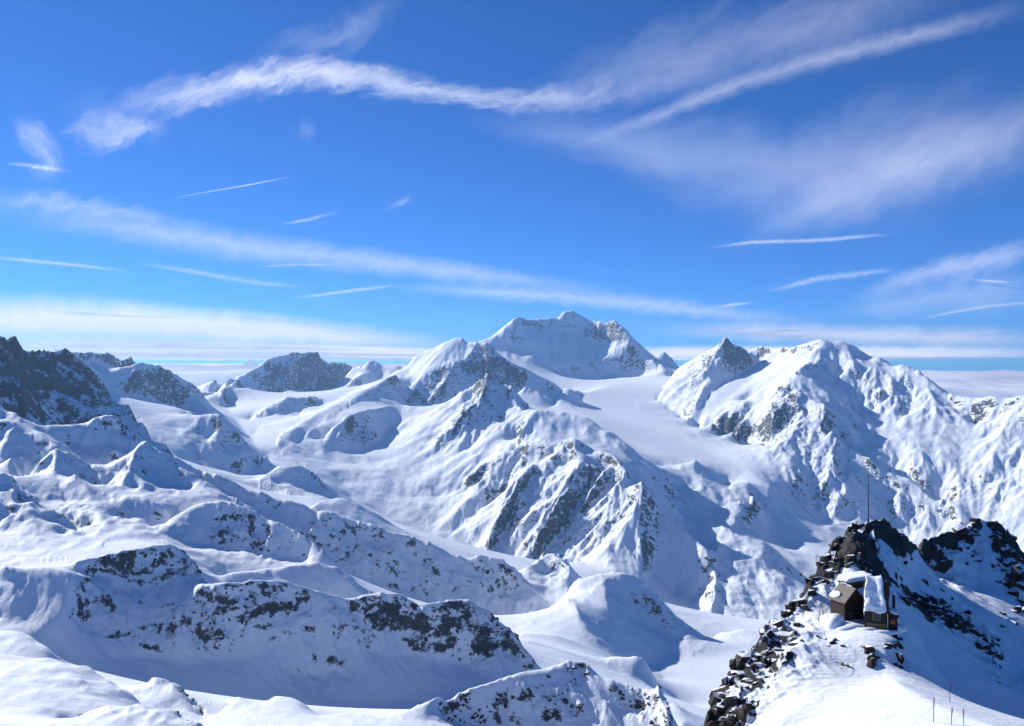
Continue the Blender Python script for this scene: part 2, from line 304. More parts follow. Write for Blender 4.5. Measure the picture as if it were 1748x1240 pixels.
# --- dark mountain at the left edge and its long ridge falling to the right
ln('dark', 0.75, 0.80, (1.08, 250), [(-200,460,3.9),(-80,530,4.1),(0,567,4.3),(21,585,4.4),(51,602,4.6),(69,600,4.75),(86,602,4.85),(100,593,4.9),(112,593,4.9),(122,603,4.9),(137,618,4.95),(144,626,5.0),(172,648,5.0),(192,672,4.95),(220,695,4.85),(240,722,4.7),(261,746,4.6),(290,770,4.5),(309,782,4.45)])
ln('dark', 0.5, 0.10, (1.06, 200), [(309,782,4.45),(345,800,4.42),(378,810,4.4),(400,822,4.38),(425,834,4.36),(455,838,4.34),(480,852,4.32),(520,860,4.3),(540,870,4.28),(560,872,4.27),(585,884,4.25),(611,891,4.24),(640,895,4.22),(661,906,4.2),(708,918,4.18),(743,929,4.16),(770,945,4.14),(801,953,4.12),(815,945,4.12),(832,947,4.12),(856,949,4.1),(871,961,4.08),(891,976,4.05),(910,998,4.0),(935,1040,3.93),(949,1073,3.88)])
ln('dark', 0.95, 1.00, None, [(-80,620,3.9),(0,640,4.05),(50,660,4.32),(100,665,4.6),(150,680,4.72)])
ln('dark', 0.85, 0.90, None, [(100,594,4.9),(120,640,4.75),(150,690,4.6),(180,715,4.5)])
ln('dark', 0.75, 0.80, None, [(20,590,4.4),(30,640,4.2),(45,690,4.0)])
ln('dark', 0.55, 0.60, None, [(-80,690,3.72),(0,706,3.87),(60,725,4.1),(130,738,4.36),(200,735,4.55),(235,752,4.45)])
fl('dark', 0.55, 0.40, 820, 4.38, .95, [(330,815),(400,850),(470,880),(540,905)])
fl('dark', 0.65, 0.55, 905, 4.2, 1.0, [(560,905),(640,930),(700,950),(760,975)])
fl('dark', 0.65, 0.55, 950, 4.12, 1.0, [(770,975),(820,985),(880,1010)])
fl('dark', 0.35, 0.20, 900, 4.22, .9, [(480,938),(540,970),(600,1000),(660,1018),(720,1036),(790,1050)])
fl('dark', 0.35, 0.20, 950, 4.12, .9, [(790,1052),(850,1068),(900,1092)])
ln('dark', 0.35, 0.10, (1.04, 100), [(525,870,5.0),(540,858,5.1),(554,852,5.2),(581,847,5.25),(607,852,5.25),(642,869,5.25),(664,888,5.25)])

ln('dark', .2, .1, None, [(540,2.75,-800,'h'),(600,2.85,-860,'h'),(680,2.95,-910,'h'),(760,3.0,-945,'h'),(840,3.1,-985,'h')])

# --- rolling hills at the left
ln('left_hill', 0.66, 0.45, (1.06, 120), [(-80,690,3.0),(0,698,3.0),(25,706,3.0),(51,718,3.0),(78,726,3.0),(100,730,3.02),(120,733,3.05),(140,727,3.08),(157,718,3.1),(175,715,3.1),(190,709,3.12),(203,709,3.14),(215,718,3.15),(228,737,3.15),(242,752,3.15)])
ln('left_hill', 0.40, 0.26, None, [(-60,715,2.9),(0,719,2.9),(25,724,2.9),(60,738,2.87),(85,752,2.84),(105,768,2.8)])
fl('left_hill', 0.53, 0.41, 722, 2.9, .85, [(-40,765),(20,765),(60,785)])
fl('left_hill', 0.53, 0.35, 730, 3.05, .85, [(120,760),(150,775),(180,770),(200,765)])
ln('left_hill', 0.40, 0.26, (1.02, 30), [(0,796,2.64),(12,786,2.65),(21,777,2.66),(28,790,2.64),(38,813,2.62)])
ln('left_hill', 0.53, 0.35, (1.02, 30), [(33,819,2.6),(50,808,2.64),(75,785,2.7),(88,768,2.74),(113,768,2.74),(122,774,2.74),(140,785,2.74),(160,798,2.74),(175,800,2.76)])
ln('left_hill', 0.53, 0.35, None, [(90,768,2.74),(94,785,2.68),(92,805,2.62),(100,835,2.52),(110,860,2.46)])
fl('left_hill', 0.66, 0.55, 785, 2.74, .9, [(140,810),(165,838),(178,848)])
ln('left_hill', 0.40, 0.26, None, [(125,812,2.57),(150,830,2.53),(170,848,2.5),(187,862,2.47)])
ln('left_hill', 0.53, 0.35, (1.03, 60), [(165,798,2.8),(190,790,2.82),(215,775,2.84),(236,757,2.88),(245,753,2.88),(255,754,2.88),(275,765,2.87),(300,787,2.84),(330,806,2.8),(360,826,2.76),(390,842,2.72),(425,864,2.67),(456,887,2.6),(490,907,2.53),(525,930,2.46)])
ln('left_hill', 0.66, 0.45, None, [(240,755,2.88),(226,785,2.76),(214,815,2.66),(200,840,2.56),(188,862,2.48)])
fl('left_hill', 0.53, 0.41, 760, 2.88, .8, [(260,800),(280,830),(320,845)])
ln('left_hill', 0.34, 0.26, None, [(215,850,2.5),(250,850,2.5),(290,860,2.47)])
ln('left_hill', 0.40, 0.31, (1.03, 50), [(270,908,2.34),(284,890,2.38),(300,876,2.42),(320,866,2.45),(337,860,2.46),(376,853,2.46),(408,862,2.45),(443,875,2.43),(472,887,2.41),(514,908,2.37),(543,930,2.33),(569,950,2.3)])
fl('left_hill', 0.75, 0.95, 862, 2.45, .85, [(375,900),(400,910),(430,905),(455,920)])
fl('left_hill', 0.40, 0.26, 865, 2.45, .8, [(330,935),(383,942),(426,944),(472,951),(525,962)])
ln('left_hill', 0.75, 0.65, (1.02, 30), [(-40,805,2.4),(0,812,2.4),(25,815,2.4),(35,830,2.38),(53,850,2.35),(75,862,2.33),(103,880,2.3),(138,907,2.25)])
ln('left_hill', 0.66, .30, None, [(110,866,2.4),(138,873,2.38),(167,880,2.36),(199,906,2.28)])
ln('left_hill', 0.66, 0.55, None, [(199,888,2.42),(241,890,2.38),(273,909,2.32)])
ln('left_hill', 0.75, 0.65, None, [(-40,850,2.3),(0,852,2.3),(21,857,2.28),(50,885,2.24),(62,902,2.2)])
ln('left_hill', 0.34, 0.26, None, [(-40,912,2.18),(0,912,2.18),(53,906,2.19),(106,919,2.17),(170,927,2.15),(284,929,2.14)])
ln('left_hill', 0.40, 0.31, None, [(-40,955,2.0),(0,956,2.0),(40,954,2.0),(90,955,2.0),(128,955,2.0)])
ln('left_hill', 0.40, 0.31, (1.02, 30), [(380,985,2.1),(400,975,2.14),(440,972,2.16),(480,968,2.18),(504,962,2.2),(539,960,2.22),(575,965,2.22),(600,978,2.2),(622,1000,2.18)])

# --- broad shaded slope
ln('slope', 0.41, 0.66, (1.03, 40), [(128,954,1.99),(160,950,2.0),(200,942,2.01),(220,938,2.02),(255,931,2.03),(290,928,2.04),(305,929,2.04),(316,936,2.03),(326,950,2.01),(340,965,1.99),(351,988,1.95)])
ln('slope', 0.50, 0.66, (1.05, 90), [(345,996,1.9),(365,1001,1.89),(390,993,1.9),(418,991,1.91),(461,989,1.92),(489,990,1.92),(514,1000,1.91),(553,1010,1.9),(582,1017,1.9),(599,1020,1.89),(620,1014,1.89),(634,1011,1.89),(650,1010,1.88),(673,1009,1.88),(692,1010,1.87),(704,1024,1.85),(722,1040,1.83),(735,1031,1.84),(758,1027,1.85),(801,1023,1.86),(832,1034,1.84),(848,1054,1.82),(879,1073,1.79),(894,1101,1.76),(912,1134,1.72)])
SL = (1000, 1.9, 1.05)
fl('slope', 0.57, 0.93, 935, 2.03, .95, [(150,985),(220,980),(290,975),(330,985)])
fl('slope', 0.17, 0.39, 935, 2.03, .9, [(200,1010),(290,994)])
fl('slope', 0.57, 0.80, *SL, [(140,1040),(160,1080),(220,1090),(270,1095),(350,1095)])
fl('slope', 0.57, 0.80, *SL, [(340,1050),(370,1030),(430,1035),(480,1050)])
fl('slope', 0.41, 0.57, *SL, [(520,1040),(580,1045),(640,1060),(690,1075),(720,1090)])
fl('slope', 0.50, 0.66, 1040, 1.84, .9, [(780,1070),(820,1090),(850,1110),(880,1125)])
fl('slope', 0.12, 0.17, *SL, [(200,1125),(300,1130),(400,1130),(500,1110),(600,1110),(700,1125),(800,1140)])
fl('slope', 0.34, 0.61, *SL, [(500,1155),(540,1155),(585,1150)])
fl('slope', 0.11, 0.12, 1000, 1.88, .8, [(60,1115),(110,1140),(180,1175),(250,1205),(330,1205),(420,1215),(500,1225),(560,1228),(650,1226),(720,1205),(800,1180),(880,1160),(912,1152)])
ln('slope', .1, .1, None, [(70,966,1.95),(90,969,1.93),(117,972,1.92),(121,982,1.9),(112,1015,1.86),(99,1046,1.82),(80,1062,1.8),(60,1075,1.79)])
ln('slope', 0.17, 0.12, None, [(-40,990,2.1),(20,985,2.08),(60,978,2.03)])
ln('slope', 0.17, 0.12, None, [(-60,1060,1.86),(0,1060,1.85),(30,1068,1.82)])
ln('slope', 0.34, 0.39, None, [(0,960,1.97),(30,975,1.94),(60,968,1.95)])

# --- near humps and ridge
ln('near_hill', 0.25, 0.10, (1.03, 30), [(-60,1075,1.3),(0,1073,1.3),(28,1071,1.3),(60,1085,1.28),(82,1102,1.26),(97,1122,1.24)])
ln('near_hill', 0.25, 0.13, (1.06, 60), [(-60,1100,1.05),(0,1110,1.05),(46,1117,1.05),(70,1121,1.05),(96,1123,1.05),(108,1123,1.05),(130,1131,1.04),(153,1138,1.03),(177,1152,1.02),(195,1160,1.01),(213,1171,1.0),(238,1194,.98),(262,1230,.95)])
ln('near_hill', 0.49, 0.48, None, [(60,1145,.98),(100,1140,1.0),(140,1158,.98)])
ln('near_hill', 0.19, 0.08, None, [(-60,1160,.92),(0,1175,.92),(60,1180,.92),(120,1185,.92),(180,1205,.91)])
ln('near_hill', 0.73, 0.68, (1.03, 20), [(120,1225,.84),(153,1212,.85),(175,1207,.86),(200,1206,.86),(240,1204,.87),(277,1205,.87),(290,1210,.87),(301,1219,.86),(337,1236,.84)])
ln('near_hill', 0.19, 0.08, None, [(-60,1225,.78),(0,1235,.78),(100,1240,.78),(200,1250,.78)])
ln('near_hill', 0.61, 0.58, (1.03, 25), [(258,1170,1.16),(262,1157,1.17),(275,1158,1.17),(294,1163,1.17),(308,1170,1.16),(319,1180,1.15),(332,1192,1.14),(340,1203,1.13),(345,1225,1.11)])
ln('near_hill', 0.19, 0.08, (1.04, 25), [(345,1232,1.08),(380,1215,1.12),(398,1190,1.16),(402,1182,1.17),(414,1190,1.16),(426,1196,1.15),(450,1204,1.14),(461,1196,1.15),(466,1185,1.16),(480,1184,1.16),(497,1187,1.16),(512,1194,1.15),(525,1202,1.14),(546,1224,1.12),(556,1221,1.12),(567,1219,1.12),(620,1219,1.13)])
ln('near_hill', 0.19, 0.08, None, [(345,1245,1.03),(450,1240,1.06),(560,1240,1.06)])
ln('near_ridge', 0.20, 0.19, (1.05, 60), [(600,1220,1.13),(653,1221,1.14),(688,1209,1.16),(723,1196,1.18),(751,1178,1.2),(789,1171,1.22),(840,1159,1.24),(883,1145,1.26),(922,1139,1.28),(957,1128,1.29),(972,1120,1.3),(992,1118,1.3),(1000,1128,1.29),(1015,1143,1.28),(1027,1151,1.27),(1066,1161,1.26),(1090,1164,1.25),(1105,1163,1.25),(1120,1155,1.25),(1128,1163,1.24),(1140,1186,1.22),(1142,1232,1.18)])
fl('near_ridge', 0.75, 0.91, 1120, 1.3, 1.1, [(975,1137),(1000,1150)])
fl('near_ridge', 0.75, 0.91, 1155, 1.262, 1.1, [(1040,1168),(1080,1178),(1120,1183)])
fl('near_ridge', 0.65, 0.73, 1145, 1.26, .95, [(850,1210),(880,1190),(920,1195),(970,1190),(985,1215)])
fl('near_ridge', 0.16, 0.19, 1160, 1.24, .95, [(760,1200),(830,1195),(860,1178),(900,1170)])
fl('near_ridge', 0.16, 0.19, 1150, 1.27, .95, [(1000,1185),(1050,1205),(1100,1215)])
fl('near_ridge', 0.26, 0.28, 1150, 1.255, .9, [(760,1250),(800,1255),(900,1260),(1000,1260),(1120,1262)])
ln('near_ridge', 0.16, 0.10, None, [(1150,1195,1.9),(1170,1225,1.8),(1165,1245,1.6)])
ln('near_ridge', 0.16, 0.10, None, [(-200,.35,-190,'h'),(300,.35,-190,'h'),(800,.4,-210,'h'),(1130,.5,-330,'h')])
ln('near_ridge', 0.16, 0.10, None, [(-200,.10,-75,'h'),(300,.10,-75,'h'),(900,.10,-75,'h'),(1120,.10,-75,'h')])

# --- crag with the hut
CR = 'crag'
ln(CR, .9, 1.0, None, [(1203,1244,.108),(1214,1200,.112),(1226,1165,.116),(1250,1148,.118),(1273,1103,.122),(1312,1068,.127),(1335,1047,.131),(1374,1002,.137),(1397,963,.142),(1420,932,.146),(1436,909,.149),(1455,893,.152),(1482,886,.153),(1509,892,.154),(1525,901,.155),(1552,919,.157),(1567,933,.160)])
ln(CR, .9, .95, None, [(1567,934,.172),(1598,915,.178),(1629,903,.182),(1660,891,.185),(1680,888,.186),(1697,889,.187),(1718,904,.188),(1730,928,.189),(1741,955,.19),(1760,1000,.192),(1850,1100,.195)])
ln(CR, .1, .1, None, [(1683,893,.185),(1680,930,.179),(1676,965,.174),(1664,1016,.167)])
ln(CR, .9, 1.0, None, [(1700,920,.181),(1715,960,.175),(1730,1000,.17)])
ln(CR, .9, 1.0, None, [(1600,960,.172),(1620,990,.168),(1640,1000,.168)])
ln(CR, .05, .15, None, [(1510,930,.148),(1530,970,.145),(1555,1005,.147),(1570,965,.155)])
ln(CR, .9, 1.0, None, [(1440,940,.143),(1460,960,.140),(1478,945,.142),(1484,915,.148)])
ln(CR, .05, .0, None, [(1460,985,.136),(1480,985,.1355)])
ln(CR, .0, .0, None, [(1412,.131,-36.4,'h'),(1440,.132,-36.2,'h'),(1490,.131,-36.2,'h'),(1545,.129,-36.6,'h')])
ln(CR, .0, .0, None, [(1410,.126,-36.8,'h'),(1440,.1255,-36.5,'h'),(1490,.123,-36.5,'h'),(1535,.121,-36.7,'h')])
ln(CR, .1, .3, None, [(1405,1090,.1225),(1440,1087,.1215),(1480,1092,.1193),(1530,1097,.1178)])
ln(CR, .1, .3, None, [(1430,1135,.1165),(1460,1150,.1145),(1490,1160,.113),(1525,1150,.1135),(1538,1115,.119)])
ln(CR, .8, .8, None, [(1296,1200,.107),(1335,1134,.1155),(1389,1070,.127)])
ln(CR, .9, 1.0, None, [(1232,1235,.106),(1262,1190,.111),(1290,1150,.116),(1325,1105,.122),(1355,1060,.1295)])
ln(CR, .0, .0, None, [(1330,1225,.0985),(1400,1185,.105),(1450,1175,.1075),(1500,1165,.109),(1521,1157,.1085),(1567,1187,.1005),(1610,1208,.0955),(1656,1227,.0915),(1720,1250,.086)])
ln(CR, .0, .0, None, [(1260,1290,.09),(1400,1262,.088),(1500,1252,.087),(1600,1256,.084)])
ln(CR, .0, .0, None, [(1560,1060,.1345),(1580,1110,.1275),(1610,1160,.121),(1660,1210,.115),(1720,1238,.115),(1800,1250,.12)])
ln(CR, .0, .0, None, [(1650,1110,.138),(1720,1160,.137),(1800,1190,.14)])
ln(CR, .9, 1.0, None, [(1552,1030,.143),(1580,1038,.144),(1606,1032,.147),(1630,1045,.146),(1650,1070,.143),(1680,1080,.143),(1698,1105,.140),(1702,1145,.133)])
ln(CR, .1, .1, None, [(1640,1030,.155),(1690,1050,.152),(1748,1060,.155),(1850,1100,.16)])
ln(CR, .05, .0, None, [(1150,.05,-30,'h'),(1400,.05,-24,'h'),(1600,.05,-24,'h'),(1800,.05,-26,'h')])
ln(CR, .2, .3, None, [(1140,.118,-75,'h'),(1170,.135,-80,'h'),(1250,.17,-85,'h'),(1330,.185,-85,'h'),(1420,.21,-80,'h'),(1500,.22,-75,'h'),(1600,.25,-85,'h'),(1700,.27,-90,'h'),(1850,.28,-90,'h')])
ln('crag_back', .2, .2, None, [(1160,.5,-380,'h'),(1300,.55,-380,'h'),(1500,.55,-380,'h'),(1850,.55,-380,'h')])
ln('crag_back', .2, .2, None, [(1200,1.4,-800,'h'),(1300,1.4,-800,'h'),(1500,1.4,-800,'h'),(1850,1.4,-800,'h')])
ln('crag_back', .2, .2, None, [(1420,4.8,-1400,'h'),(1600,5.2,-1450,'h'),(1850,5.2,-1450,'h')])
ln('crag_back', .2, .2, None, [(1420,3.0,-1150,'h'),(1600,3.0,-1200,'h'),(1850,3.0,-1250,'h')])
# --- hidden ground far behind
ln('far', .3, .2, None, [(-300,22,-900,'h'),(400,22,-900,'h'),(900,22,-700,'h'),(1400,20,-900,'h'),(2000,20,-900,'h')])
ln('far', .3, .2, None, [(-300,13,-700,'h'),(100,13,-700,'h'),(250,13,-800,'h')])
ln('far', .3, .2, None, [(1600,15,-900,'h'),(1750,14,-900,'h'),(2000,14,-900,'h')])

def turned(p):
    if len(p) == 4:
        return p
    return (p[0], p[1], p[2] * (1 + .15 * (p[0] - 400) / 560.0))
def turned2(p, k, x0):
    return p if len(p) == 4 else (p[0], p[1], p[2] * (1 + k * (p[0] - x0)))
L = [(o_, r_, k_, b_, [turned2(p, .0009, 280.0) for p in pts]) if o_ == 'chain' else (o_, r_, k_, b_, [turned2(p, .0007, 500.0) for p in pts]) if o_ == 'distant' else (o_, r_, k_, b_, [turned(p) for p in pts]) if o_ == 'slope' else (o_, r_, k_, b_, pts) for o_, r_, k_, b_, pts in L]

OWN = {}
for rec in L:
    OWN.setdefault(rec[0], len(OWN))

# ------------------------------------------------------------------ rasterise the skeleton on a (bearing, log distance) grid and relax a membrane through it
TH0, TH1 = -0.66, 0.66
S0, S1 = math.log(35.0), math.log(25000.0)
NT, NS = 704, 1216

def world_pt(p):
    if len(p) == 4:
        x, D, Z = p[0], p[1] * 1000.0, p[2]
        return np.array([(x - CX) / FPX * D, D, Z])
    D = p[2] * 1000.0
    return np.array([(p[0] - CX) / FPX * D, D, (CY - p[1]) / FPX * D])

acc = {k: np.zeros((NT, NS)) for k in ('w', 'z', 'rug', 'rock')}
own_grid = -np.ones((NT, NS), np.int32)

def add_line(P, rug, rock, own):
    P = np.array(P)
    for a, b in zip(P[:-1], P[1:]):
        ta, tb = math.atan2(a[0], a[1]), math.atan2(b[0], b[1])
        sa, sb = math.log(math.hypot(a[0], a[1])), math.log(math.hypot(b[0], b[1]))
        n = int(max(abs(ta - tb) / (TH1 - TH0) * NT, abs(sa - sb) / (S1 - S0) * NS) * 2.2) + 2
        t = np.linspace(0, 1, n)[:, None]
        Q = a[None] * (1 - t) + b[None] * t
        i = np.rint((np.arctan2(Q[:, 0], Q[:, 1]) - TH0) / (TH1 - TH0) * (NT - 1)).astype(int)
        j = np.rint((np.log(np.hypot(Q[:, 0], Q[:, 1])) - S0) / (S1 - S0) * (NS - 1)).astype(int)
        ok = (i >= 0) & (i < NT) & (j >= 0) & (j < NS)
        i, j, z = i[ok], j[ok], Q[ok, 2]
        np.add.at(acc['w'], (i, j), 1.0)
        np.add.at(acc['z'], (i, j), z)
        np.add.at(acc['rug'], (i, j), rug)
        np.add.at(acc['rock'], (i, j), rock)
        own_grid[i, j] = own

for owner, rug, rock, back, pts in L:
    if back:
        B = []
        for p in pts:
            q = world_pt(p)
            k = back[0]
            B.append([q[0] * k, q[1] * k, q[2] - back[1]])
        add_line(B, rug * .6, rock * .1, OWN[owner])
for owner, rug, rock, back, pts in L:
    add_line([world_pt(p) for p in pts], rug, rock, OWN[owner])

dth, ds = (TH1 - TH0) / (NT - 1), (S1 - S0) / (NS - 1)

def relax(W, V, iters, wt, ws, U=None):
    mask = W > 0
    val = np.where(mask, V / np.maximum(W, 1e-9), 0).astype(np.float32)
    if U is None:
        U = np.full(W.shape, val[mask].mean(), np.float32)
    U = np.where(mask, val, U).astype(np.float32)
    ii, jj = np.indices(W.shape)
    red = ((ii + jj) % 2 == 0) & ~mask
    blk = ((ii + jj) % 2 == 1) & ~mask
    om = np.float32(1.75)
    den = np.float32(2 * wt + 2 * ws)
    for k in range(iters):
        for m in (red, blk):
            E = np.pad(U, 1, mode='edge')
            N = (wt * (E[:-2, 1:-1] + E[2:, 1:-1]) + ws * (E[1:-1, :-2] + E[1:-1, 2:])) / den
            U = np.where(m, U + om * (N - U), U)
    return U

def membrane(key, finest=0):
    W, V = acc['w'], acc[key]
    pyr = [(W, V)]
    while min(pyr[-1][0].shape) > 24:
        w, v = pyr[-1]
        a, b = w.shape[0] // 2 * 2, w.shape[1] // 2 * 2
        w, v = w[:a, :b], v[:a, :b]
        pyr.append((w[::2, ::2] + w[1::2, ::2] + w[::2, 1::2] + w[1::2, 1::2], v[::2, ::2] + v[1::2, ::2] + v[::2, 1::2] + v[1::2, 1::2]))
    U = None
    for lev in range(len(pyr) - 1, finest - 1, -1):
        w, v = pyr[lev]
        if U is not None:
            U = np.repeat(np.repeat(U, 2, 0), 2, 1)
            U = np.pad(U, ((0, max(0, w.shape[0] - U.shape[0])), (0, max(0, w.shape[1] - U.shape[1]))), mode='edge')[:w.shape[0], :w.shape[1]]
        U = relax(w, v, 60 if lev else 50, np.float32(1.0 / dth ** 2), np.float32(1.0 / ds ** 2), U)
    for lev in range(finest, 0, -1):
        tgt = pyr[lev - 1][0].shape
        U = np.repeat(np.repeat(U, 2, 0), 2, 1)
        U = np.pad(U, ((0, max(0, tgt[0] - U.shape[0])), (0, max(0, tgt[1] - U.shape[1]))), mode='edge')[:tgt[0], :tgt[1]]
    return U

def blur(A, si, sj):
    for ax, s in ((0, si), (1, sj)):
        if s <= 0:
            continue
        r = int(3 * s + 1)
        k = np.exp(-0.5 * (np.arange(-r, r + 1) / s) ** 2)
        k /= k.sum()
        pw = [(0, 0), (0, 0)]
        pw[ax] = (r, r)
        E = np.pad(A, pw, mode='edge')
        out = 0
        for q in range(2 * r + 1):
            out = out + k[q] * (E[q:q + A.shape[0]] if ax == 0 else E[:, q:q + A.shape[1]])
        A = out
    return A

GZ = membrane('z')
GRUG = blur(membrane('rug', 2), 2, 3)
GROCK = blur(membrane('rock', 2), 1, 1.5)
# valley floors and snow fields are rounded, ridges stay sharp
GS = blur(GZ, 1.2, 2.0)
kk = np.clip(1.0 - GRUG * 1.6, 0, 1)
GZ = GZ * (1 - kk * .7) + GS * kk * .7
GZ = blur(GZ, .45, .6)
GG = blur(GZ, 1.6, 2.6)
GDT = np.gradient(GG, dth, axis=0)
GDS = np.gradient(GG, ds, axis=1)

# owner of every cell: nearest skeleton line (jump flooding)
o_i = np.where(own_grid >= 0, np.indices(own_grid.shape)[0], -9999)
o_j = np.where(own_grid >= 0, np.indices(own_grid.shape)[1], -9999)
II, JJ = np.indices(own_grid.shape)
step = 512
while step >= 1:
    for di in (-step, 0, step):
        for dj in (-step, 0, step):
            if di == 0 and dj == 0:
                continue
            si = np.clip(II + di, 0, NT - 1); sj = np.clip(JJ + dj, 0, NS - 1)
            ni, nj = o_i[si, sj], o_j[si, sj]
            dn = ((ni - II) * dth) ** 2 + ((nj - JJ) * ds) ** 2
            do = ((o_i - II) * dth) ** 2 + ((o_j - JJ) * ds) ** 2
            b = dn < do
            o_i = np.where(b, ni, o_i); o_j = np.where(b, nj, o_j)
    step //= 2
OWNG = own_grid[np.clip(o_i, 0, NT - 1), np.clip(o_j, 0, NS - 1)]
print('membrane', round(time.time() - T0, 1))

# ------------------------------------------------------------------ mesh grid: bearing columns, rows denser where the ground is in plain view
th_in = np.linspace(-0.535, 0.535, 1060)
th = np.concatenate([np.linspace(-0.65, -0.537, 36), th_in, np.linspace(0.537, 0.65, 36)])
NC, NR = len(th), 1310
sg = np.linspace(S0, S1, NS)
tg0 = np.linspace(TH0, TH1, NT)
tang = GZ / np.exp(sg)[None, :]
ypx = tang * FPX
run = np.maximum.accumulate(ypx, axis=1)
vis = (ypx > run - 24).astype(np.float32)
den = np.abs(np.gradient(ypx, axis=1)) * vis
den = np.minimum(den, 14.0)
den = blur(den, 13, 5) + 0.09
den += 0.20 * (sstep(.10, .18, tg0)[:, None]) * (sstep(math.log(150), math.log(200), sg) * sstep(math.log(7500), math.log(6000), sg))[None, :]
den *= 1 + 0.8 * sstep(math.log(250), math.log(60), sg)[None, :]
cum = np.cumsum(den, axis=1)
cum = (cum - cum[:, :1]) / (cum[:, -1:] - cum[:, :1])
q = np.linspace(0, 1, NR)
rows = np.stack([np.interp(q, cum[i], sg) for i in range(NT)])      # NT x NR
tg = np.linspace(TH0, TH1, NT)
ti = np.clip((th - TH0) / dth, 0, NT - 1.001)
i0 = ti.astype(int); ft = (ti - i0)[:, None]
SS = rows[i0] * (1 - ft) + rows[i0 + 1] * ft                          # NC x NR
TT = np.repeat(th[:, None], NR, 1)
RR = np.exp(SS)

def samp(G, cubic=False):
    u = np.clip((TT - TH0) / dth, 1, NT - 3.001); v = np.clip((SS - S0) / ds, 1, NS - 3.001)
    i = u.astype(np.int32); j = v.astype(np.int32)
    fu = (u - i).astype(np.float32); fv = (v - j).astype(np.float32)
    if not cubic:
        return (G[i, j] * (1 - fu) + G[i + 1, j] * fu) * (1 - fv) + (G[i, j + 1] * (1 - fu) + G[i + 1, j + 1] * fu) * fv
    def wts(f):
        return (-.5 * f + f * f - .5 * f ** 3, 1 - 2.5 * f * f + 1.5 * f ** 3, .5 * f + 2 * f * f - 1.5 * f ** 3, -.5 * f * f + .5 * f ** 3)
    wu, wv = wts(fu), wts(fv)
    out = 0
    for a in range(4):
        for b in range(4):
            out = out + wu[a] * wv[b] * G[i + a - 1, j + b - 1]
    return out

Z = samp(GZ, True).astype(np.float64)
RUG = np.clip(samp(GRUG), 0, 1)
ROCKP = np.clip(samp(GROCK), 0, 1)
X = RR * np.sin(TT); Y = RR * np.cos(TT)
gr, gt = samp(GDS) / RR, samp(GDT) / RR
gx = gr * np.sin(TT) + gt * np.cos(TT)
gy = gr * np.cos(TT) - gt * np.sin(TT)
slope0 = np.hypot(gx, gy)

DRr = np.abs(np.gradient(RR, axis=1))
ACR = np.abs(np.gradient(TT, axis=0)) * RR
DRr = np.maximum(DRr * np.where(DRr > 7 * ACR, 1.4, .55), ACR)
SPf = DRr.ravel()
# erosion gullies, octave by octave, each only where its wavelength suits the distance
DXa, DYa = gx.astype(np.float32).ravel().copy(), gy.astype(np.float32).ravel().copy()
Xf, Yf, Rf = X.ravel(), Y.ravel(), RR.ravel()
H = np.zeros(Xf.shape, np.float32)
rugf = RUG.ravel().astype(np.float32)
lam = 1100.0
seed = 3
while lam > 0.35:
    fade = sstep(2.2, 4.5, lam / SPf) * (1 - sstep(0.05, 0.12, lam / Rf))
    idx = np.nonzero(fade > 0.01)[0]
    if len(idx):
        sx, sy = DXa[idx], DYa[idx]
        sl = np.sqrt(sx * sx + sy * sy) + 1e-5
        dirx, diry = -sy / sl, sx / sl
        stre = np.clip(sl * 1.8, 0, 1)
        k = 1.0 / lam
        h, hx, hy = gully(Xf[idx] * k, Yf[idx] * k, dirx * stre, diry * stre, seed)
        a = 0.14 * lam * fade[idx].astype(np.float32) * (0.04 + 0.96 * rugf[idx]) * np.clip(sl * 1.5, 0.05, 1.0)
        hs_ = 1 - 2 * np.sqrt(np.clip((1 - h) * .5, 0, 1))
        H[idx] += a * (.3 * h + .8 * hs_)
        DXa[idx] += a * hx * k * 0.7
        DYa[idx] += a * hy * k * 0.7
    lam *= 0.52
    seed += 7
# isotropic roughness of rock
Zf = Z.ravel()
lam = 420.0
seed = 101
HR = np.zeros_like(H)
while lam > 0.3:
    fade = sstep(2.0, 4.0, lam / SPf) * (1 - sstep(0.022, 0.05, lam / Rf))
    idx = np.nonzero((fade > 0.01) & (rugf > 0.12))[0]
    if len(idx):
        n = vnoise3(Xf[idx] / lam, Yf[idx] / lam, Zf[idx] / lam, seed)
        HR[idx] += ((0.19 - 0.10 * sstep(3000., 6000., Rf[idx])) * lam * fade[idx] * (1 - 2 * np.abs(n)) * rugf[idx] ** 1.3).astype(np.float32)
    lam *= 0.5
    seed += 5
Z2 = Z + (H + HR).reshape(Z.shape)
print('gullies', round(time.time() - T0, 1))

uo = np.clip(np.rint((TT - TH0) / dth), 0, NT - 1).astype(int)
vo = np.clip(np.rint((SS - S0) / ds), 0, NS - 1).astype(int)
OV0 = OWNG[uo, vo]
# detailed slope
def grad_world(Zq):
    dZs = np.gradient(Zq, axis=1) / np.maximum(np.gradient(RR, axis=1), 1e-6)
    dZt = (np.gradient(Zq, axis=0) - dZs * np.gradient(RR, axis=0)) / np.maximum(np.gradient(TT, axis=0) * RR, 1e-6)
    return dZs, dZt
d1, d2 = grad_world(Z2)
slope = np.hypot(d1, d2)

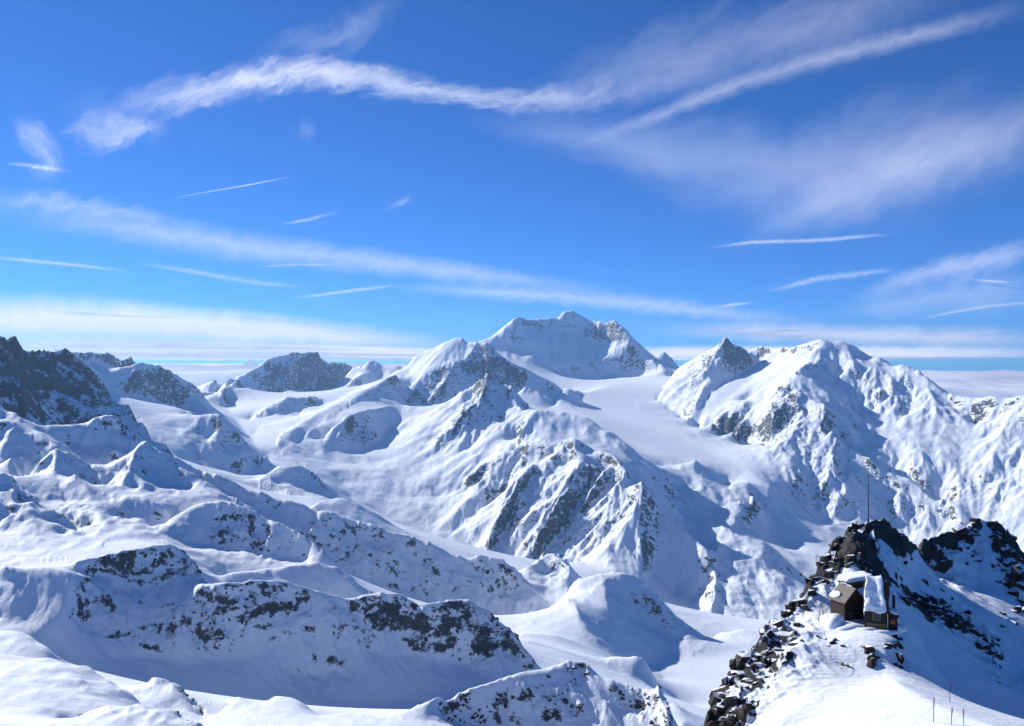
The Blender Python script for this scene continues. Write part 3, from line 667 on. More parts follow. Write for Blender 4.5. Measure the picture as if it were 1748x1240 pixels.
# rock patches: painted rockiness, steepness and banded noise
N1 = np.zeros(Xf.shape, np.float32); Wn = np.zeros(Xf.shape, np.float32)
lam = 1500.0
seed = 301
while lam > 0.4:
    fade = sstep(1.8, 3.4, lam / SPf) * (1 - sstep(0.012, 0.038, lam / Rf))
    idx = np.nonzero(fade > 0.01)[0]
    if len(idx):
        n = vnoise3(Xf[idx] / lam, Yf[idx] / lam, Zf[idx] * 1.7 / lam, seed)
        wgt = fade[idx] * (lam / Rf[idx]) ** 0.08
        N1[idx] += (n * wgt).astype(np.float32); Wn[idx] += (wgt * wgt).astype(np.float32)
    lam *= 0.5
    seed += 3
N1 = (N1 / np.sqrt(np.maximum(Wn, 1e-9))).reshape(Z.shape)
ROCK = ROCKP * 0.8 - 0.76 + 0.34 * N1 + (0.70 + .5 * sstep(4000., 6000., RR)) * np.clip(slope - 0.68, -0.5, 0.9)
ROCK = ROCK - .45 * sstep(.2, .06, ROCKP)
ROCK = np.where(np.isin(OV0, [OWN['massif'], OWN['chain'], OWN['distant']]), ROCK - .12, ROCK)
ROCK = np.where(OV0 == OWN['central'], ROCK - .05, ROCK)
fore = np.isin(OV0, [OWN[k] for k in ('slope', 'left_hill', 'dark', 'near_ridge', 'near_hill', 'spur')])
ROCK = np.where(fore, ROCK + 0.03, ROCK)
ROCK = np.where(OV0 == OWN['near_ridge'], ROCK + 0.15, ROCK)
ROCK = np.where((ROCK > 0) & (OV0 != OWN['crag']), .5 * ROCK, ROCK)
ROCK = np.where(OV0 == OWN['crag'], ROCK + (0.27 - 0.15 * sstep(1550, 1590, CX + np.tan(TT) * FPX)) * sstep(.45, .8, ROCKP), ROCK)
ROCK = np.where(ROCKP < 0.02, -1, ROCK)
rm = sstep(0.0, 0.22, ROCK)
Z2 = Z2 + rm * RR * 0.0011 * (0.6 + 0.8 * np.abs(N1))
print('rock', round(time.time() - T0, 1))

# ------------------------------------------------------------------ materials
def new_mat(name):
    m = bpy.data.materials.new(name)
    m.use_nodes = True
    nt = m.node_tree
    for n in list(nt.nodes):
        nt.nodes.remove(n)
    out = nt.nodes.new('ShaderNodeOutputMaterial')
    return m, nt, out

def N(nt, typ, **kw):
    n = nt.nodes.new(typ)
    for k, v in kw.items():
        if k in n.inputs.keys():
            n.inputs[k].default_value = v
        else:
            setattr(n, k, v)
    return n

def mathn(nt, op, a, b=None, clamp=False):
    n = nt.nodes.new('ShaderNodeMath'); n.operation = op; n.use_clamp = clamp
    for k, v in ((0, a), (1, b)):
        if v is None:
            continue
        if isinstance(v, (int, float)):
            n.inputs[k].default_value = v
        else:
            nt.links.new(v, n.inputs[k])
    return n.outputs[0]

def ramp(nt, fac, stops):
    r = nt.nodes.new('ShaderNodeValToRGB')
    el = r.color_ramp.elements
    while len(el) < len(stops):
        el.new(0.5)
    for e, (p, c) in zip(el, stops):
        e.position = p
        e.color = (*c, 1)
    nt.links.new(fac, r.inputs[0])
    return r.outputs[0]

SNOW = (0.78, 0.82, 0.87)
def terrain_material():
    m, nt, out = new_mat('snow_and_rock')
    lk = nt.links.new
    geo = N(nt, 'ShaderNodeNewGeometry')
    att = N(nt, 'ShaderNodeAttribute', attribute_name='rock')
    rug = N(nt, 'ShaderNodeAttribute', attribute_name='rugged')
    mp = N(nt, 'ShaderNodeMapping'); mp.inputs['Scale'].default_value = (1, 1, 1.6)
    lk(geo.outputs['Position'], mp.inputs[0])
    n1 = N(nt, 'ShaderNodeTexNoise', Scale=0.022, Detail=13.0, Roughness=0.74)
    lk(mp.outputs[0], n1.inputs['Vector'])
    n2 = N(nt, 'ShaderNodeTexNoise', Scale=0.006, Detail=14.0, Roughness=0.66)
    lk(geo.outputs['Position'], n2.inputs['Vector'])
    f = mathn(nt, 'ADD', att.outputs['Fac'], mathn(nt, 'MULTIPLY', mathn(nt, 'SUBTRACT', n1.outputs['Fac'], 0.5), 2.5))
    mr = N(nt, 'ShaderNodeMapRange', interpolation_type='SMOOTHSTEP')
    mr.inputs['From Min'].default_value = 0.0; mr.inputs['From Max'].default_value = 0.2
    lk(f, mr.inputs['Value'])
    rockc = ramp(nt, n2.outputs['Fac'], [(0.3, (0.018, 0.017, 0.018)), (0.5, (0.040, 0.037, 0.036)), (0.7, (0.080, 0.073, 0.068))])
    mix = N(nt, 'ShaderNodeMix', data_type='RGBA')
    lk(mr.outputs[0], mix.inputs['Factor'])
    mix.inputs['A'].default_value = (*SNOW, 1)
    lk(rockc, mix.inputs['B'])
    p = N(nt, 'ShaderNodeBsdfPrincipled', Roughness=0.65)
    p.inputs['Specular IOR Level'].default_value = 0.18
    lk(mix.outputs['Result'], p.inputs['Base Color'])
    # wind-worked snow: fine relief everywhere, coarser relief on broken ground
    b = N(nt, 'ShaderNodeBump', Distance=30.0)
    lk(mathn(nt, 'ADD', 0.10, mathn(nt, 'MULTIPLY', rug.outputs['Fac'], 0.8)), b.inputs['Strength'])
    lk(n2.outputs['Fac'], b.inputs['Height'])
    b2 = N(nt, 'ShaderNodeBump', Strength=0.3, Distance=5.0)
    lk(n1.outputs['Fac'], b2.inputs['Height'])
    lk(b.outputs[0], b2.inputs['Normal'])
    mw = N(nt, 'ShaderNodeMapping'); mw.inputs['Scale'].default_value = (.05, .22, .1); mw.inputs['Rotation'].default_value = (0, 0, .6)
    lk(geo.outputs['Position'], mw.inputs[0])
    n3 = N(nt, 'ShaderNodeTexNoise', Scale=1.0, Detail=8.0, Roughness=0.6, Distortion=0.8)
    lk(mw.outputs[0], n3.inputs['Vector'])
    b3 = N(nt, 'ShaderNodeBump', Strength=0.35, Distance=1.6)
    lk(n3.outputs['Fac'], b3.inputs['Height']); lk(b2.outputs[0], b3.inputs['Normal'])
    n4 = N(nt, 'ShaderNodeTexNoise', Scale=0.55, Detail=10.0, Roughness=0.7)
    lk(mp.outputs[0], n4.inputs['Vector'])
    b4 = N(nt, 'ShaderNodeBump', Distance=0.9)
    lk(mathn(nt, 'MULTIPLY', mr.outputs[0], 0.9), b4.inputs['Strength'])
    lk(n4.outputs['Fac'], b4.inputs['Height']); lk(b3.outputs[0], b4.inputs['Normal'])
    lk(b4.outputs[0], p.inputs['Normal'])
    lk(p.outputs[0], out.inputs['Surface'])
    return m
MT = terrain_material()

# ------------------------------------------------------------------ terrain objects, one for each mountain or hill
NAMES = {'massif': 'snow_mountain', 'far_peak': 'snow_mountain', 'central': 'snow_mountain', 'valley': 'valley_ground', 'chain': 'snow_mountain',
         'distant': 'snow_mountain', 'pyramid': 'snow_mountain', 'foothill': 'rocky_hill', 'glacier': 'glacier_field', 'sharp_peak': 'snow_mountain',
         'broad_peak': 'snow_mountain', 'lake': 'frozen_lake', 'spur': 'snow_hill', 'dark': 'rocky_mountain', 'left_hill': 'snow_hill', 'slope': 'rocky_hill',
         'near_hill': 'snow_hill', 'near_ridge': 'rocky_hill', 'crag': 'rocky_hill', 'crag_back': 'valley_ground', 'far': 'valley_ground'}
uo = np.clip(np.rint((TT - TH0) / dth), 0, NT - 1).astype(int)
vo = np.clip(np.rint((SS - S0) / ds), 0, NS - 1).astype(int)
OV = OWNG[uo, vo]
VERT = np.stack([X, Y, Z2], -1).reshape(-1, 3).astype(np.float32)
ids = np.arange(NC * NR).reshape(NC, NR)
Q = np.stack([ids[:-1, :-1], ids[1:, :-1], ids[1:, 1:], ids[:-1, 1:]], -1).reshape(-1, 4)
FO = OV[:-1, :-1].ravel()
ROCKf = ROCK.ravel().astype(np.float32)

def mesh_np(name, v, quads, attr=None, smooth=True, attr2=None):
    me = bpy.data.meshes.new(name)
    me.vertices.add(len(v)); me.vertices.foreach_set('co', v.astype(np.float32).ravel())
    nq, k = quads.shape
    me.loops.add(nq * k); me.loops.foreach_set('vertex_index', quads.astype(np.int32).ravel())
    me.polygons.add(nq)
    me.polygons.foreach_set('loop_start', np.arange(0, nq * k, k, dtype=np.int32))
    me.polygons.foreach_set('use_smooth', np.full(nq, smooth, bool))
    if attr is not None:
        a = me.attributes.new('rock', 'FLOAT', 'POINT')
        a.data.foreach_set('value', attr.astype(np.float32))
    if attr2 is not None:
        a = me.attributes.new('rugged', 'FLOAT', 'POINT')
        a.data.foreach_set('value', attr2.astype(np.float32))
    me.update(calc_edges=True)
    me.validate()
    return me

TERR = {}
for own, k in OWN.items():
    f = Q[FO == k]
    if not len(f):
        continue
    used = np.unique(f)
    remap = np.zeros(NC * NR, np.int32); remap[used] = np.arange(len(used))
    me = mesh_np(NAMES[own], VERT[used], remap[f], ROCKf[used], True, rugf[used] * np.clip(Rf[used] / 2500.0, .03, 1))
    me.materials.append(MT)
    o = bpy.data.objects.new(NAMES[own], me)
    o['kind'] = 'structure'
    COL.objects.link(o)
    TERR[own] = o
print('terrain built', round(time.time() - T0, 1), 'quads', len(Q))

# ------------------------------------------------------------------ haze: one closed box of thin pale air
def haze():
    m, nt, out = new_mat('thin_air')
    v = N(nt, 'ShaderNodeVolumePrincipled', Density=2.1e-5)
    v.inputs['Color'].default_value = (0.33, 0.60, 1.0, 1)
    v.inputs['Anisotropy'].default_value = 0.25
    nt.links.new(v.outputs[0], out.inputs['Volume'])
    bm = bmesh.new()
    bmesh.ops.create_cube(bm, size=1.0)
    lo, hi = (-22000, -2500, float(Z2.min()) - 2), (22000, 25500, float(Z2.max()) + 5)
    for vv in bm.verts:
        vv.co = [lo[k] if vv.co[k] < 0 else hi[k] for k in range(3)]
    me = bpy.data.meshes.new('haze'); bm.to_mesh(me); bm.free()
    me.materials.append(m)
    o = bpy.data.objects.new('haze', me); COL.objects.link(o)
    o['kind'] = 'stuff'
    o['label'] = 'thin blue haze filling the air between the mountains'
    o['category'] = 'haze'
haze()

# ------------------------------------------------------------------ high cloud: thin sheets of ice cloud, lit from above by the sun
def cloud_material():
    m, nt, out = new_mat('ice_cloud')
    lk = nt.links.new
    uv = N(nt, 'ShaderNodeUVMap')
    sep = N(nt, 'ShaderNodeSeparateXYZ'); lk(uv.outputs[0], sep.inputs[0])
    at = {}
    for k in ('opacity', 'aspect', 'offset', 'wisp', 'soft'):
        a = N(nt, 'ShaderNodeAttribute', attribute_type='OBJECT', attribute_name=k)
        at[k] = a.outputs['Fac']
    U, V = sep.outputs['X'], sep.outputs['Y']
    ua = mathn(nt, 'MULTIPLY', U, at['aspect'])
    def comb(x, y, z):
        c = N(nt, 'ShaderNodeCombineXYZ')
        for i, q in enumerate((x, y, z)):
            if isinstance(q, (int, float)):
                c.inputs[i].default_value = q
            else:
                lk(q, c.inputs[i])
        return c.outputs[0]
    w = N(nt, 'ShaderNodeTexNoise', Scale=1.3, Detail=4.0, Roughness=0.6)
    lk(comb(ua, V, at['offset']), w.inputs['Vector'])
    warp = mathn(nt, 'MULTIPLY', mathn(nt, 'SUBTRACT', w.outputs['Fac'], 0.5), 1.1)
    wv = mathn(nt, 'ADD', V, mathn(nt, 'MULTIPLY', warp, at['wisp']))
    fib = N(nt, 'ShaderNodeTexNoise', Scale=1.0, Detail=8.0, Roughness=0.6, Distortion=0.6)
    lk(comb(mathn(nt, 'MULTIPLY', ua, 1.2), mathn(nt, 'ADD', mathn(nt, 'MULTIPLY', wv, 4.6), mathn(nt, 'MULTIPLY', ua, 1.3)), at['offset']), fib.inputs['Vector'])
    puff = N(nt, 'ShaderNodeTexNoise', Scale=1.8, Detail=7.0, Roughness=0.58)
    lk(comb(ua, wv, mathn(nt, 'ADD', at['offset'], 7.3)), puff.inputs['Vector'])
    fine = N(nt, 'ShaderNodeTexNoise', Scale=1.0, Detail=5.0, Roughness=0.6, Distortion=0.3)
    lk(comb(mathn(nt, 'MULTIPLY', ua, 1.6), mathn(nt, 'ADD', mathn(nt, 'MULTIPLY', wv, 15.0), mathn(nt, 'MULTIPLY', ua, 5.0)), mathn(nt, 'ADD', at['offset'], 3.1)), fine.inputs['Vector'])
    tex = mathn(nt, 'ADD', mathn(nt, 'MULTIPLY', fine.outputs['Fac'], 0.16), mathn(nt, 'ADD', mathn(nt, 'MULTIPLY', fib.outputs['Fac'], 0.5), mathn(nt, 'MULTIPLY', puff.outputs['Fac'], 0.3)))
    dn = N(nt, 'ShaderNodeAttribute', attribute_name='dens')
    # across: soft hump, along: fade at both ends
    dv = mathn(nt, 'ABSOLUTE', mathn(nt, 'MULTIPLY', mathn(nt, 'SUBTRACT', wv, 0.5), 2.0))
    prof = N(nt, 'ShaderNodeMapRange', interpolation_type='SMOOTHSTEP')
    lk(dv, prof.inputs['Value'])
    prof.inputs['From Min'].default_value = 0.98; prof.inputs['From Max'].default_value = 0.0
    edge = N(nt, 'ShaderNodeMapRange', interpolation_type='SMOOTHSTEP')
    lk(mathn(nt, 'ABSOLUTE', mathn(nt, 'MULTIPLY', mathn(nt, 'SUBTRACT', V, 0.5), 2.0)), edge.inputs['Value'])
    edge.inputs['From Min'].default_value = 1.0; edge.inputs['From Max'].default_value = 0.55
    du = mathn(nt, 'ABSOLUTE', mathn(nt, 'MULTIPLY', mathn(nt, 'SUBTRACT', U, 0.5), 2.0))
    ends = N(nt, 'ShaderNodeMapRange', interpolation_type='SMOOTHSTEP')
    lk(du, ends.inputs['Value'])
    ends.inputs['From Min'].default_value = 1.0; ends.inputs['From Max'].default_value = 0.35
    amp = mathn(nt, 'DIVIDE', 0.42, at['soft'])
    body = mathn(nt, 'SUBTRACT', mathn(nt, 'MULTIPLY', mathn(nt, 'SUBTRACT', 1.0, dv), 1.25), 0.32)
    ct = N(nt, 'ShaderNodeMapRange', interpolation_type='SMOOTHSTEP')
    lk(mathn(nt, 'ADD', body, mathn(nt, 'MULTIPLY', mathn(nt, 'SUBTRACT', tex, 0.5), amp)), ct.inputs['Value'])
    ct.inputs['From Min'].default_value = -0.15; ct.inputs['From Max'].default_value = 1.15
    al = mathn(nt, 'MULTIPLY', edge.outputs[0], mathn(nt, 'MULTIPLY', ends.outputs[0], ct.outputs[0]))
    al = mathn(nt, 'MULTIPLY', mathn(nt, 'MULTIPLY', al, dn.outputs['Fac']), at['opacity'], True)
    tr = N(nt, 'ShaderNodeBsdfTransparent')
    tl = N(nt, 'ShaderNodeBsdfTranslucent'); tl.inputs['Color'].default_value = (0.97, 0.97, 0.97, 1)
    df = N(nt, 'ShaderNodeBsdfDiffuse'); df.inputs['Color'].default_value = (0.95, 0.95, 0.95, 1)
    mx = N(nt, 'ShaderNodeMixShader', Fac=0.2); lk(tl.outputs[0], mx.inputs[1]); lk(df.outputs[0], mx.inputs[2])
    ms = N(nt, 'ShaderNodeMixShader'); lk(al, ms.inputs[0]); lk(tr.outputs[0], ms.inputs[1]); lk(mx.outputs[0], ms.inputs[2])
    lk(ms.outputs[0], out.inputs['Surface'])
    return m
MC = cloud_material()

def cloud(name, label, cat, alt, opacity, pts, wisp=0.5, soft=0.16, group=None):
    """a ribbon of cloud at height alt (m) above the viewpoint; pts = (bearing px, elevation px, half width px) along its middle"""
    dens = np.array([p[3] if len(p) > 3 else 1.0 for p in pts])
    P = np.array([p[:3] for p in pts], float)
    d = np.concatenate([[0], np.cumsum(np.hypot(*np.diff(P[:, :2], axis=0).T))])
    nu, nv = 72, 12
    t = np.linspace(0, d[-1], nu)
    C = np.stack([np.interp(t, d, P[:, k]) for k in range(3)], 1)
    for k in range(3):                                     # round the corners
        C[1:-1, k] = np.convolve(np.pad(C[:, k], 4, mode='reflect', reflect_type='odd'), np.ones(9) / 9, 'valid')[1:-1]
    tan = np.gradient(C[:, :2], axis=0); tan /= np.linalg.norm(tan, axis=1)[:, None]
    nor = np.stack([-tan[:, 1], tan[:, 0]], 1)
    vv = np.linspace(-1, 1, nv)
    PX = C[:, None, 0] + nor[:, None, 0] * vv[None] * C[:, None, 2]
    PY = np.minimum(C[:, None, 1] + nor[:, None, 1] * vv[None] * C[:, None, 2], 618.5 if alt < 1000 else 616.5)
    rs = np.random.RandomState(abs(hash(label)) % 1000 if False else sum(map(ord, label)) % 9973)
    H_ = alt * (1 + 0.012 * np.sin(np.linspace(0, 9, nu) + rs.rand() * 6)[:, None] + 0.006 * np.cos(vv * 3)[None])
    D = H_ * FPX / (CY - PY)
    v = np.stack([(PX - CX) / FPX * D, D, H_], -1).reshape(-1, 3)
    ids_ = np.arange(nu * nv).reshape(nu, nv)
    q = np.stack([ids_[:-1, :-1], ids_[1:, :-1], ids_[1:, 1:], ids_[:-1, 1:]], -1).reshape(-1, 4)
    org = v.mean(0)
    me = mesh_np(name, v - org, q)
    uvl = me.uv_layers.new(name='UVMap')
    li = np.empty(len(me.loops), np.int32); me.loops.foreach_get('vertex_index', li)
    uvs = np.stack([(li // nv) / (nu - 1), (li % nv) / (nv - 1)], 1).astype(np.float32)
    uvl.data.foreach_set('uv', uvs.ravel())
    da = me.attributes.new('dens', 'FLOAT', 'POINT')
    da.data.foreach_set('value', np.repeat(np.interp(t, d, dens), nv).astype(np.float32))
    me.materials.append(MC)
    o = bpy.data.objects.new(name, me)
    o.location = org
    COL.objects.link(o)
    o['label'] = label; o['category'] = cat
    if group:
        o['group'] = group
    o['opacity'] = float(opacity); o['aspect'] = float(d[-1] / (2 * P[:, 2].mean())); o['offset'] = float(rs.rand() * 50)
    o['wisp'] = float(wisp); o['soft'] = float(soft)
    return o

CL, CT = 'cirrus_cloud', 'contrail'
GC, GT = 'wisps of high ice cloud', 'aircraft trails in the sky'
cloud(CL, 'bright feathery cloud band arching across the upper sky', 'cloud', 9000, 0.62, [(20,190,39,.1),(110,196,52,.25),(180,186,62,.6),(260,172,62,.8),(330,160,46,1.1),(400,147,44,1.25),(470,124,52,1.3),(530,115,57,1.25),(600,130,46,1.1),(680,146,36,.95),(760,158,33,.85),(840,170,32,.8),(910,175,35,.75),(970,168,44,.65),(1040,156,54,.55),(1110,142,62,.45),(1200,125,65,.3),(1300,100,65,.15)], 0.5, 0.15, GC)
cloud(CL, 'ragged wisp hanging beneath the west end of the bright band', 'cloud', 9000, .4, [(90,225,30),(140,225,50),(190,225,54),(250,225,50),(300,215,34)], .7, .13, GC)
cloud(CL, 'faint veil rising above the bright arching band', 'cloud', 9200, 0.15, [(430,110,40),(500,75,48),(580,60,50),(650,25,50),(700,-20,44)], .6, 0.18, GC)
cloud(CL, 'pale torn patch of cloud alone near the edge of the sky, over the dark mountain', 'cloud', 9000, 0.36, [(30,190,26),(55,230,42),(80,270,46),(70,320,44)], .5, 0.16, GC)
cloud(CL, 'thin bright streak crossing the torn cloud patch', 'cloud', 8800, 0.45, [(5,278,5),(60,284,8),(125,293,6)], .3, .2, GC)
cloud(CT, 'wide old trail slanting up across the sky above the broad snow summit', 'contrail', 9500, 0.32, [(945,270,10),(1020,236,17),(1100,206,21),(1200,168,24),(1300,132,27),(1400,102,29),(1500,76,30),(1600,52,31),(1700,25,32),(1800,-5,34)], .3, 0.3, GT)
cloud(CL, 'broad thin veil spread under the wide slanting trail', 'cloud', 9300, 0.26, [(760,190,30),(950,230,60),(1080,255,100),(1230,280,140),(1400,290,160),(1560,270,170),(1850,200,180)], .4, 0.3, GC)
cloud(CL, 'faint high veil above the wide slanting trail', 'cloud', 9600, .2, [(860,190,60),(1000,150,90),(1150,105,120),(1300,60,120),(1500,5,110),(1700,-50,90)], .4, .2, GC)
cloud(CL, 'milky band of cloud sweeping to the east edge below the wide trail', 'cloud', 9100, 0.3, [(1230,440,40),(1330,385,64),(1430,335,84),(1540,295,94),(1660,255,96),(1900,170,90)], .35, 0.3, GC)
cloud(CL, 'long pale band sloping down over the far valley toward the massif', 'cloud', 8500, 0.42, [(-60,365,26),(80,370,40),(220,388,46),(360,412,46),(500,432,42),(640,446,36),(780,464,30),(900,480,24),(1020,492,20),(1120,504,14)], .3, 0.35, GC)
cloud(CL, 'faint fan of cloud above the long pale band', 'cloud', 8600, 0.3, [(-60,340,34),(80,345,36),(220,362,26),(330,380,14)], .5, 0.2, GC)
cloud(CL, 'second pale band lying just above the massif', 'cloud', 7500, 0.42, [(620,488,14),(760,494,22),(900,502,24),(1040,514,26),(1180,528,26),(1320,545,24),(1460,556,20)], .3, 0.3, GC)
cloud(CL, 'pale milky sheet low above the far valley', 'cloud', 3600, 1.3, [(-300,540,68),(100,545,64),(260,552,58),(420,562,48),(580,574,36),(740,586,24),(860,592,16)], .25, 1.3, GC)
cloud(CL, 'lowest milky sheet resting on the horizon beyond the far valley', 'cloud', 1150, 1.5, [(-160,590,26),(150,591,25),(400,594,22),(650,598,17),(900,600,14)], .2, 1.3, GC)
cloud(CL, 'thin milky sheet low above the broad snow summit', 'cloud', 4000, 1.0, [(1080,560,18),(1250,566,26),(1420,572,30),(1600,576,32),(1850,578,34)], .25, 1.3, GC)
cloud(CL, 'palest thin band of cloud right along the whole horizon', 'cloud', 500, 2.2, [(-260,606,15),(300,606,15),(900,606,15),(1400,606,15),(2000,606,15)], .1, 1.3, GC)  # added sheet, whitens the strip of sky left blue above the horizon
cloud(CL, 'milky sheet on the horizon behind the sharp peak and the broad snow summit', 'cloud', 1150, 1.3, [(850,602,13),(1200,600,16),(1500,600,16),(1900,602,14)], .2, 1.3, GC)  # added sheet, makes the low sky on this side paler
cloud(CL, 'wedge shaped cloud reaching in from the east edge', 'cloud', 7500, 0.42, [(1440,520,14),(1500,492,26),(1580,468,34),(1680,445,36),(1820,415,36)], .35, 0.26, GC)
cloud(CL, 'thin sheet trailing below the wedge shaped cloud', 'cloud', 7000, 0.3, [(1400,540,22),(1500,525,44),(1640,505,60),(1820,490,66)], .35, 0.3, GC)
cloud(CT, 'thin trail under the wedge shaped cloud at the east edge', 'contrail', 7200, .55, [(1560,548,4),(1620,534,5),(1690,523,5),(1790,514,5)], .2, .3, GT)
cloud(CT, 'short white trail high above the broad snow summit', 'contrail', 8500, 0.52, [(1195,425,3.5),(1240,419,5),(1290,413,6),(1350,412,6),(1410,410,7),(1480,403,6),(1540,399,4)], .2, .28, GT)
cloud(CT, 'hooked wispy trail between the broad snow summit and the short white trail', 'contrail', 8000, 0.42, [(1290,500,4),(1340,491,8),(1390,477,10),(1450,470,10),(1545,458,8)], .3, .25, GT)
cloud(CT, 'tiny faint trail above the sharp peak', 'contrail', 7600, .5, [(1215,527,4),(1250,520,5),(1295,517,4)], .2, .3, GT)
cloud(CT, 'thin faint trail low in the east above the wedge cloud tail', 'contrail', 7700, .5, [(1640,476,3),(1690,480,4),(1740,483,3)], .2, .3, GT)
cloud(CT, 'fine straight trail drawn across clear blue sky', 'contrail', 9000, 0.55, [(280,341,1.6),(350,329,2.4),(430,315,2.8),(513,299,3.0)], .05, .4, GT)
cloud(CT, 'short feathered trail below the fine straight trail', 'contrail', 8600, 0.32, [(470,386,4),(530,374,6),(585,360,7)], .3, .25, GT)
cloud(CL, 'small faint tuft in clear blue sky above the central mountain', 'cloud', 8800, 0.16, [(655,365,12),(680,347,14),(712,333,10)], .5, 0.2, GC)
cloud(CL, 'small dim smudge beneath the bright arching band', 'cloud', 9000, 0.1, [(490,215,24),(515,220,30),(545,235,22)], .5, 0.2, GC)
cloud(CT, 'white trail entering from the west edge under the long pale band', 'contrail', 8000, 0.45, [(-40,437,5),(60,446,6),(150,455,6),(235,465,4)], .2, .28, GT)
cloud(CT, 'soft trail between the long pale band and the milky sheet', 'contrail', 7800, 0.32, [(225,447,6),(330,464,8),(430,482,9),(540,492,6)], .2, .28, GT)
cloud(CT, 'upward slanting trail left of the massif, above the far mountain', 'contrail', 7600, 0.5, [(490,511,3.5),(560,502,5),(620,494,6),(690,486,5)], .2, .3, GT)
cloud(CT, 'short faint streak inside the long pale band', 'contrail', 8300, 0.28, [(430,456,4),(500,452,5),(590,452,4)], .2, .3, GT)

# ------------------------------------------------------------------ sea of cloud beyond the far ranges
def cloud_sea():
    m, nt, out = new_mat('cloud_top')
    p = N(nt, 'ShaderNodeBsdfDiffuse'); p.inputs['Color'].default_value = (0.93, 0.93, 0.93, 1)
    nt.links.new(p.outputs[0], out.inputs['Surface'])
    tt = np.linspace(-0.75, 0.75, 420); u = np.linspace(0, 1, 280)
    A, U = np.meshgrid(tt, u, indexing='ij')
    far = np.exp(np.log(240000.0) * (1 - sstep(0.05, 0.35, A)) + np.log(78000.0) * sstep(0.05, 0.35, A))
    y = 25800.0 * (far / 25800.0) ** U
    x = y * np.tan(A)
    z = -480 - 520 * sstep(0.05, 0.35, A) - 1300 * sstep(31000.0, 25800.0, y)
    for k, (lam, a) in enumerate(((9000, 150), (4200, 90), (2000, 60), (1000, 35))):
        z = z + 1.6 * a * np.abs(vnoise3(x / lam, y / lam * 0.7, x * 0 + k, 900 + k))
    v = np.stack([x, y, z], -1).reshape(-1, 3)
    ids_ = np.arange(v.shape[0]).reshape(A.shape)
    q = np.stack([ids_[:-1, :-1], ids_[1:, :-1], ids_[1:, 1:], ids_[:-1, 1:]], -1).reshape(-1, 4)
    me = mesh_np('clouds', v, q); me.materials.append(m)
    o = bpy.data.objects.new('clouds', me); COL.objects.link(o)
    o['kind'] = 'stuff'; o['label'] = 'sea of white cloud filling the lowlands beyond the far ranges'; o['category'] = 'clouds'
cloud_sea()
def far_range(label, D, pts, seed_):
    # a far snow range standing out of the cloud: ridge line with two sloping, broken flanks
    P = np.array([((x - CX) / FPX * D, (CY - y) / FPX * D) for x, y in pts])
    xs_ = np.linspace(P[0, 0], P[-1, 0], 90)
    zs_ = np.interp(xs_, P[:, 0], P[:, 1])
    vv = np.linspace(-1, 1, 33)
    XX, VV = np.meshgrid(xs_, vv, indexing='ij')
    ZZ = zs_[:, None] - np.abs(VV) * 2600 + 0 * XX
    YY_ = D + VV * 3600
    for k, (lam, a) in enumerate(((2600, 260), (1200, 150), (600, 80))):
        ZZ = ZZ + a * (.35 + np.abs(VV)) * (1 - 2 * np.abs(vnoise3(XX / lam, YY_ / lam, XX * 0, seed_ + k)))
    v = np.stack([XX, YY_, ZZ], -1).reshape(-1, 3)
    i_ = np.arange(v.shape[0]).reshape(XX.shape)
    q = np.stack([i_[:-1, :-1], i_[1:, :-1], i_[1:, 1:], i_[:-1, 1:]], -1).reshape(-1, 4)
    me = mesh_np('snow_mountain', v, q, np.where(np.abs(VV) > .1, -.25, -.5).ravel(), True, np.full(v.shape[0], .5))
    me.materials.append(MT)
    o = bpy.data.objects.new('snow_mountain', me); COL.objects.link(o)
    o['kind'] = 'structure'
far_range('a', 46000, [(400,640),(412,627),(420,622),(427,615.5),(433,620),(445,628),(460,640)], 71)
far_range('b', 60000, [(1590,655),(1606,644),(1618,640),(1628,636),(1640,640),(1655,646),(1680,656)], 75)
far_range('c', 38000, [(330,668),(352,655),(365,650),(378,654),(398,664)], 79)

# ------------------------------------------------------------------ placing things on the ground
YY = RR * np.cos(TT)
ELEV = Z2 / YY
def ground(x, y):
    """point of the ground in the direction (x, y)"""
    c = int(np.argmin(np.abs(th - math.atan((x - CX) / FPX))))
    e = (CY - y) / FPX
    k = np.nonzero(ELEV[c] >= e)[0]
    k = int(k[0]) if len(k) else NR - 2
    k = max(1, k)
    e0, e1 = ELEV[c, k - 1], ELEV[c, k]
    f = float(np.clip((e - e0) / (e1 - e0 + 1e-12), 0, 1))
    p = VERT.reshape(NC, NR, 3)
    return Vector(p[c, k - 1] * (1 - f) + p[c, k] * f), c, k

def normal_at(c, k):
    p = VERT.reshape(NC, NR, 3)
    a = Vector(p[min(c + 2, NC - 1), k]) - Vector(p[max(c - 2, 0), k])
    b = Vector(p[c, min(k + 2, NR - 1)]) - Vector(p[c, max(k - 2, 0)])
    n = a.cross(b)
    n.normalize()
    return n if n.z > 0 else -n

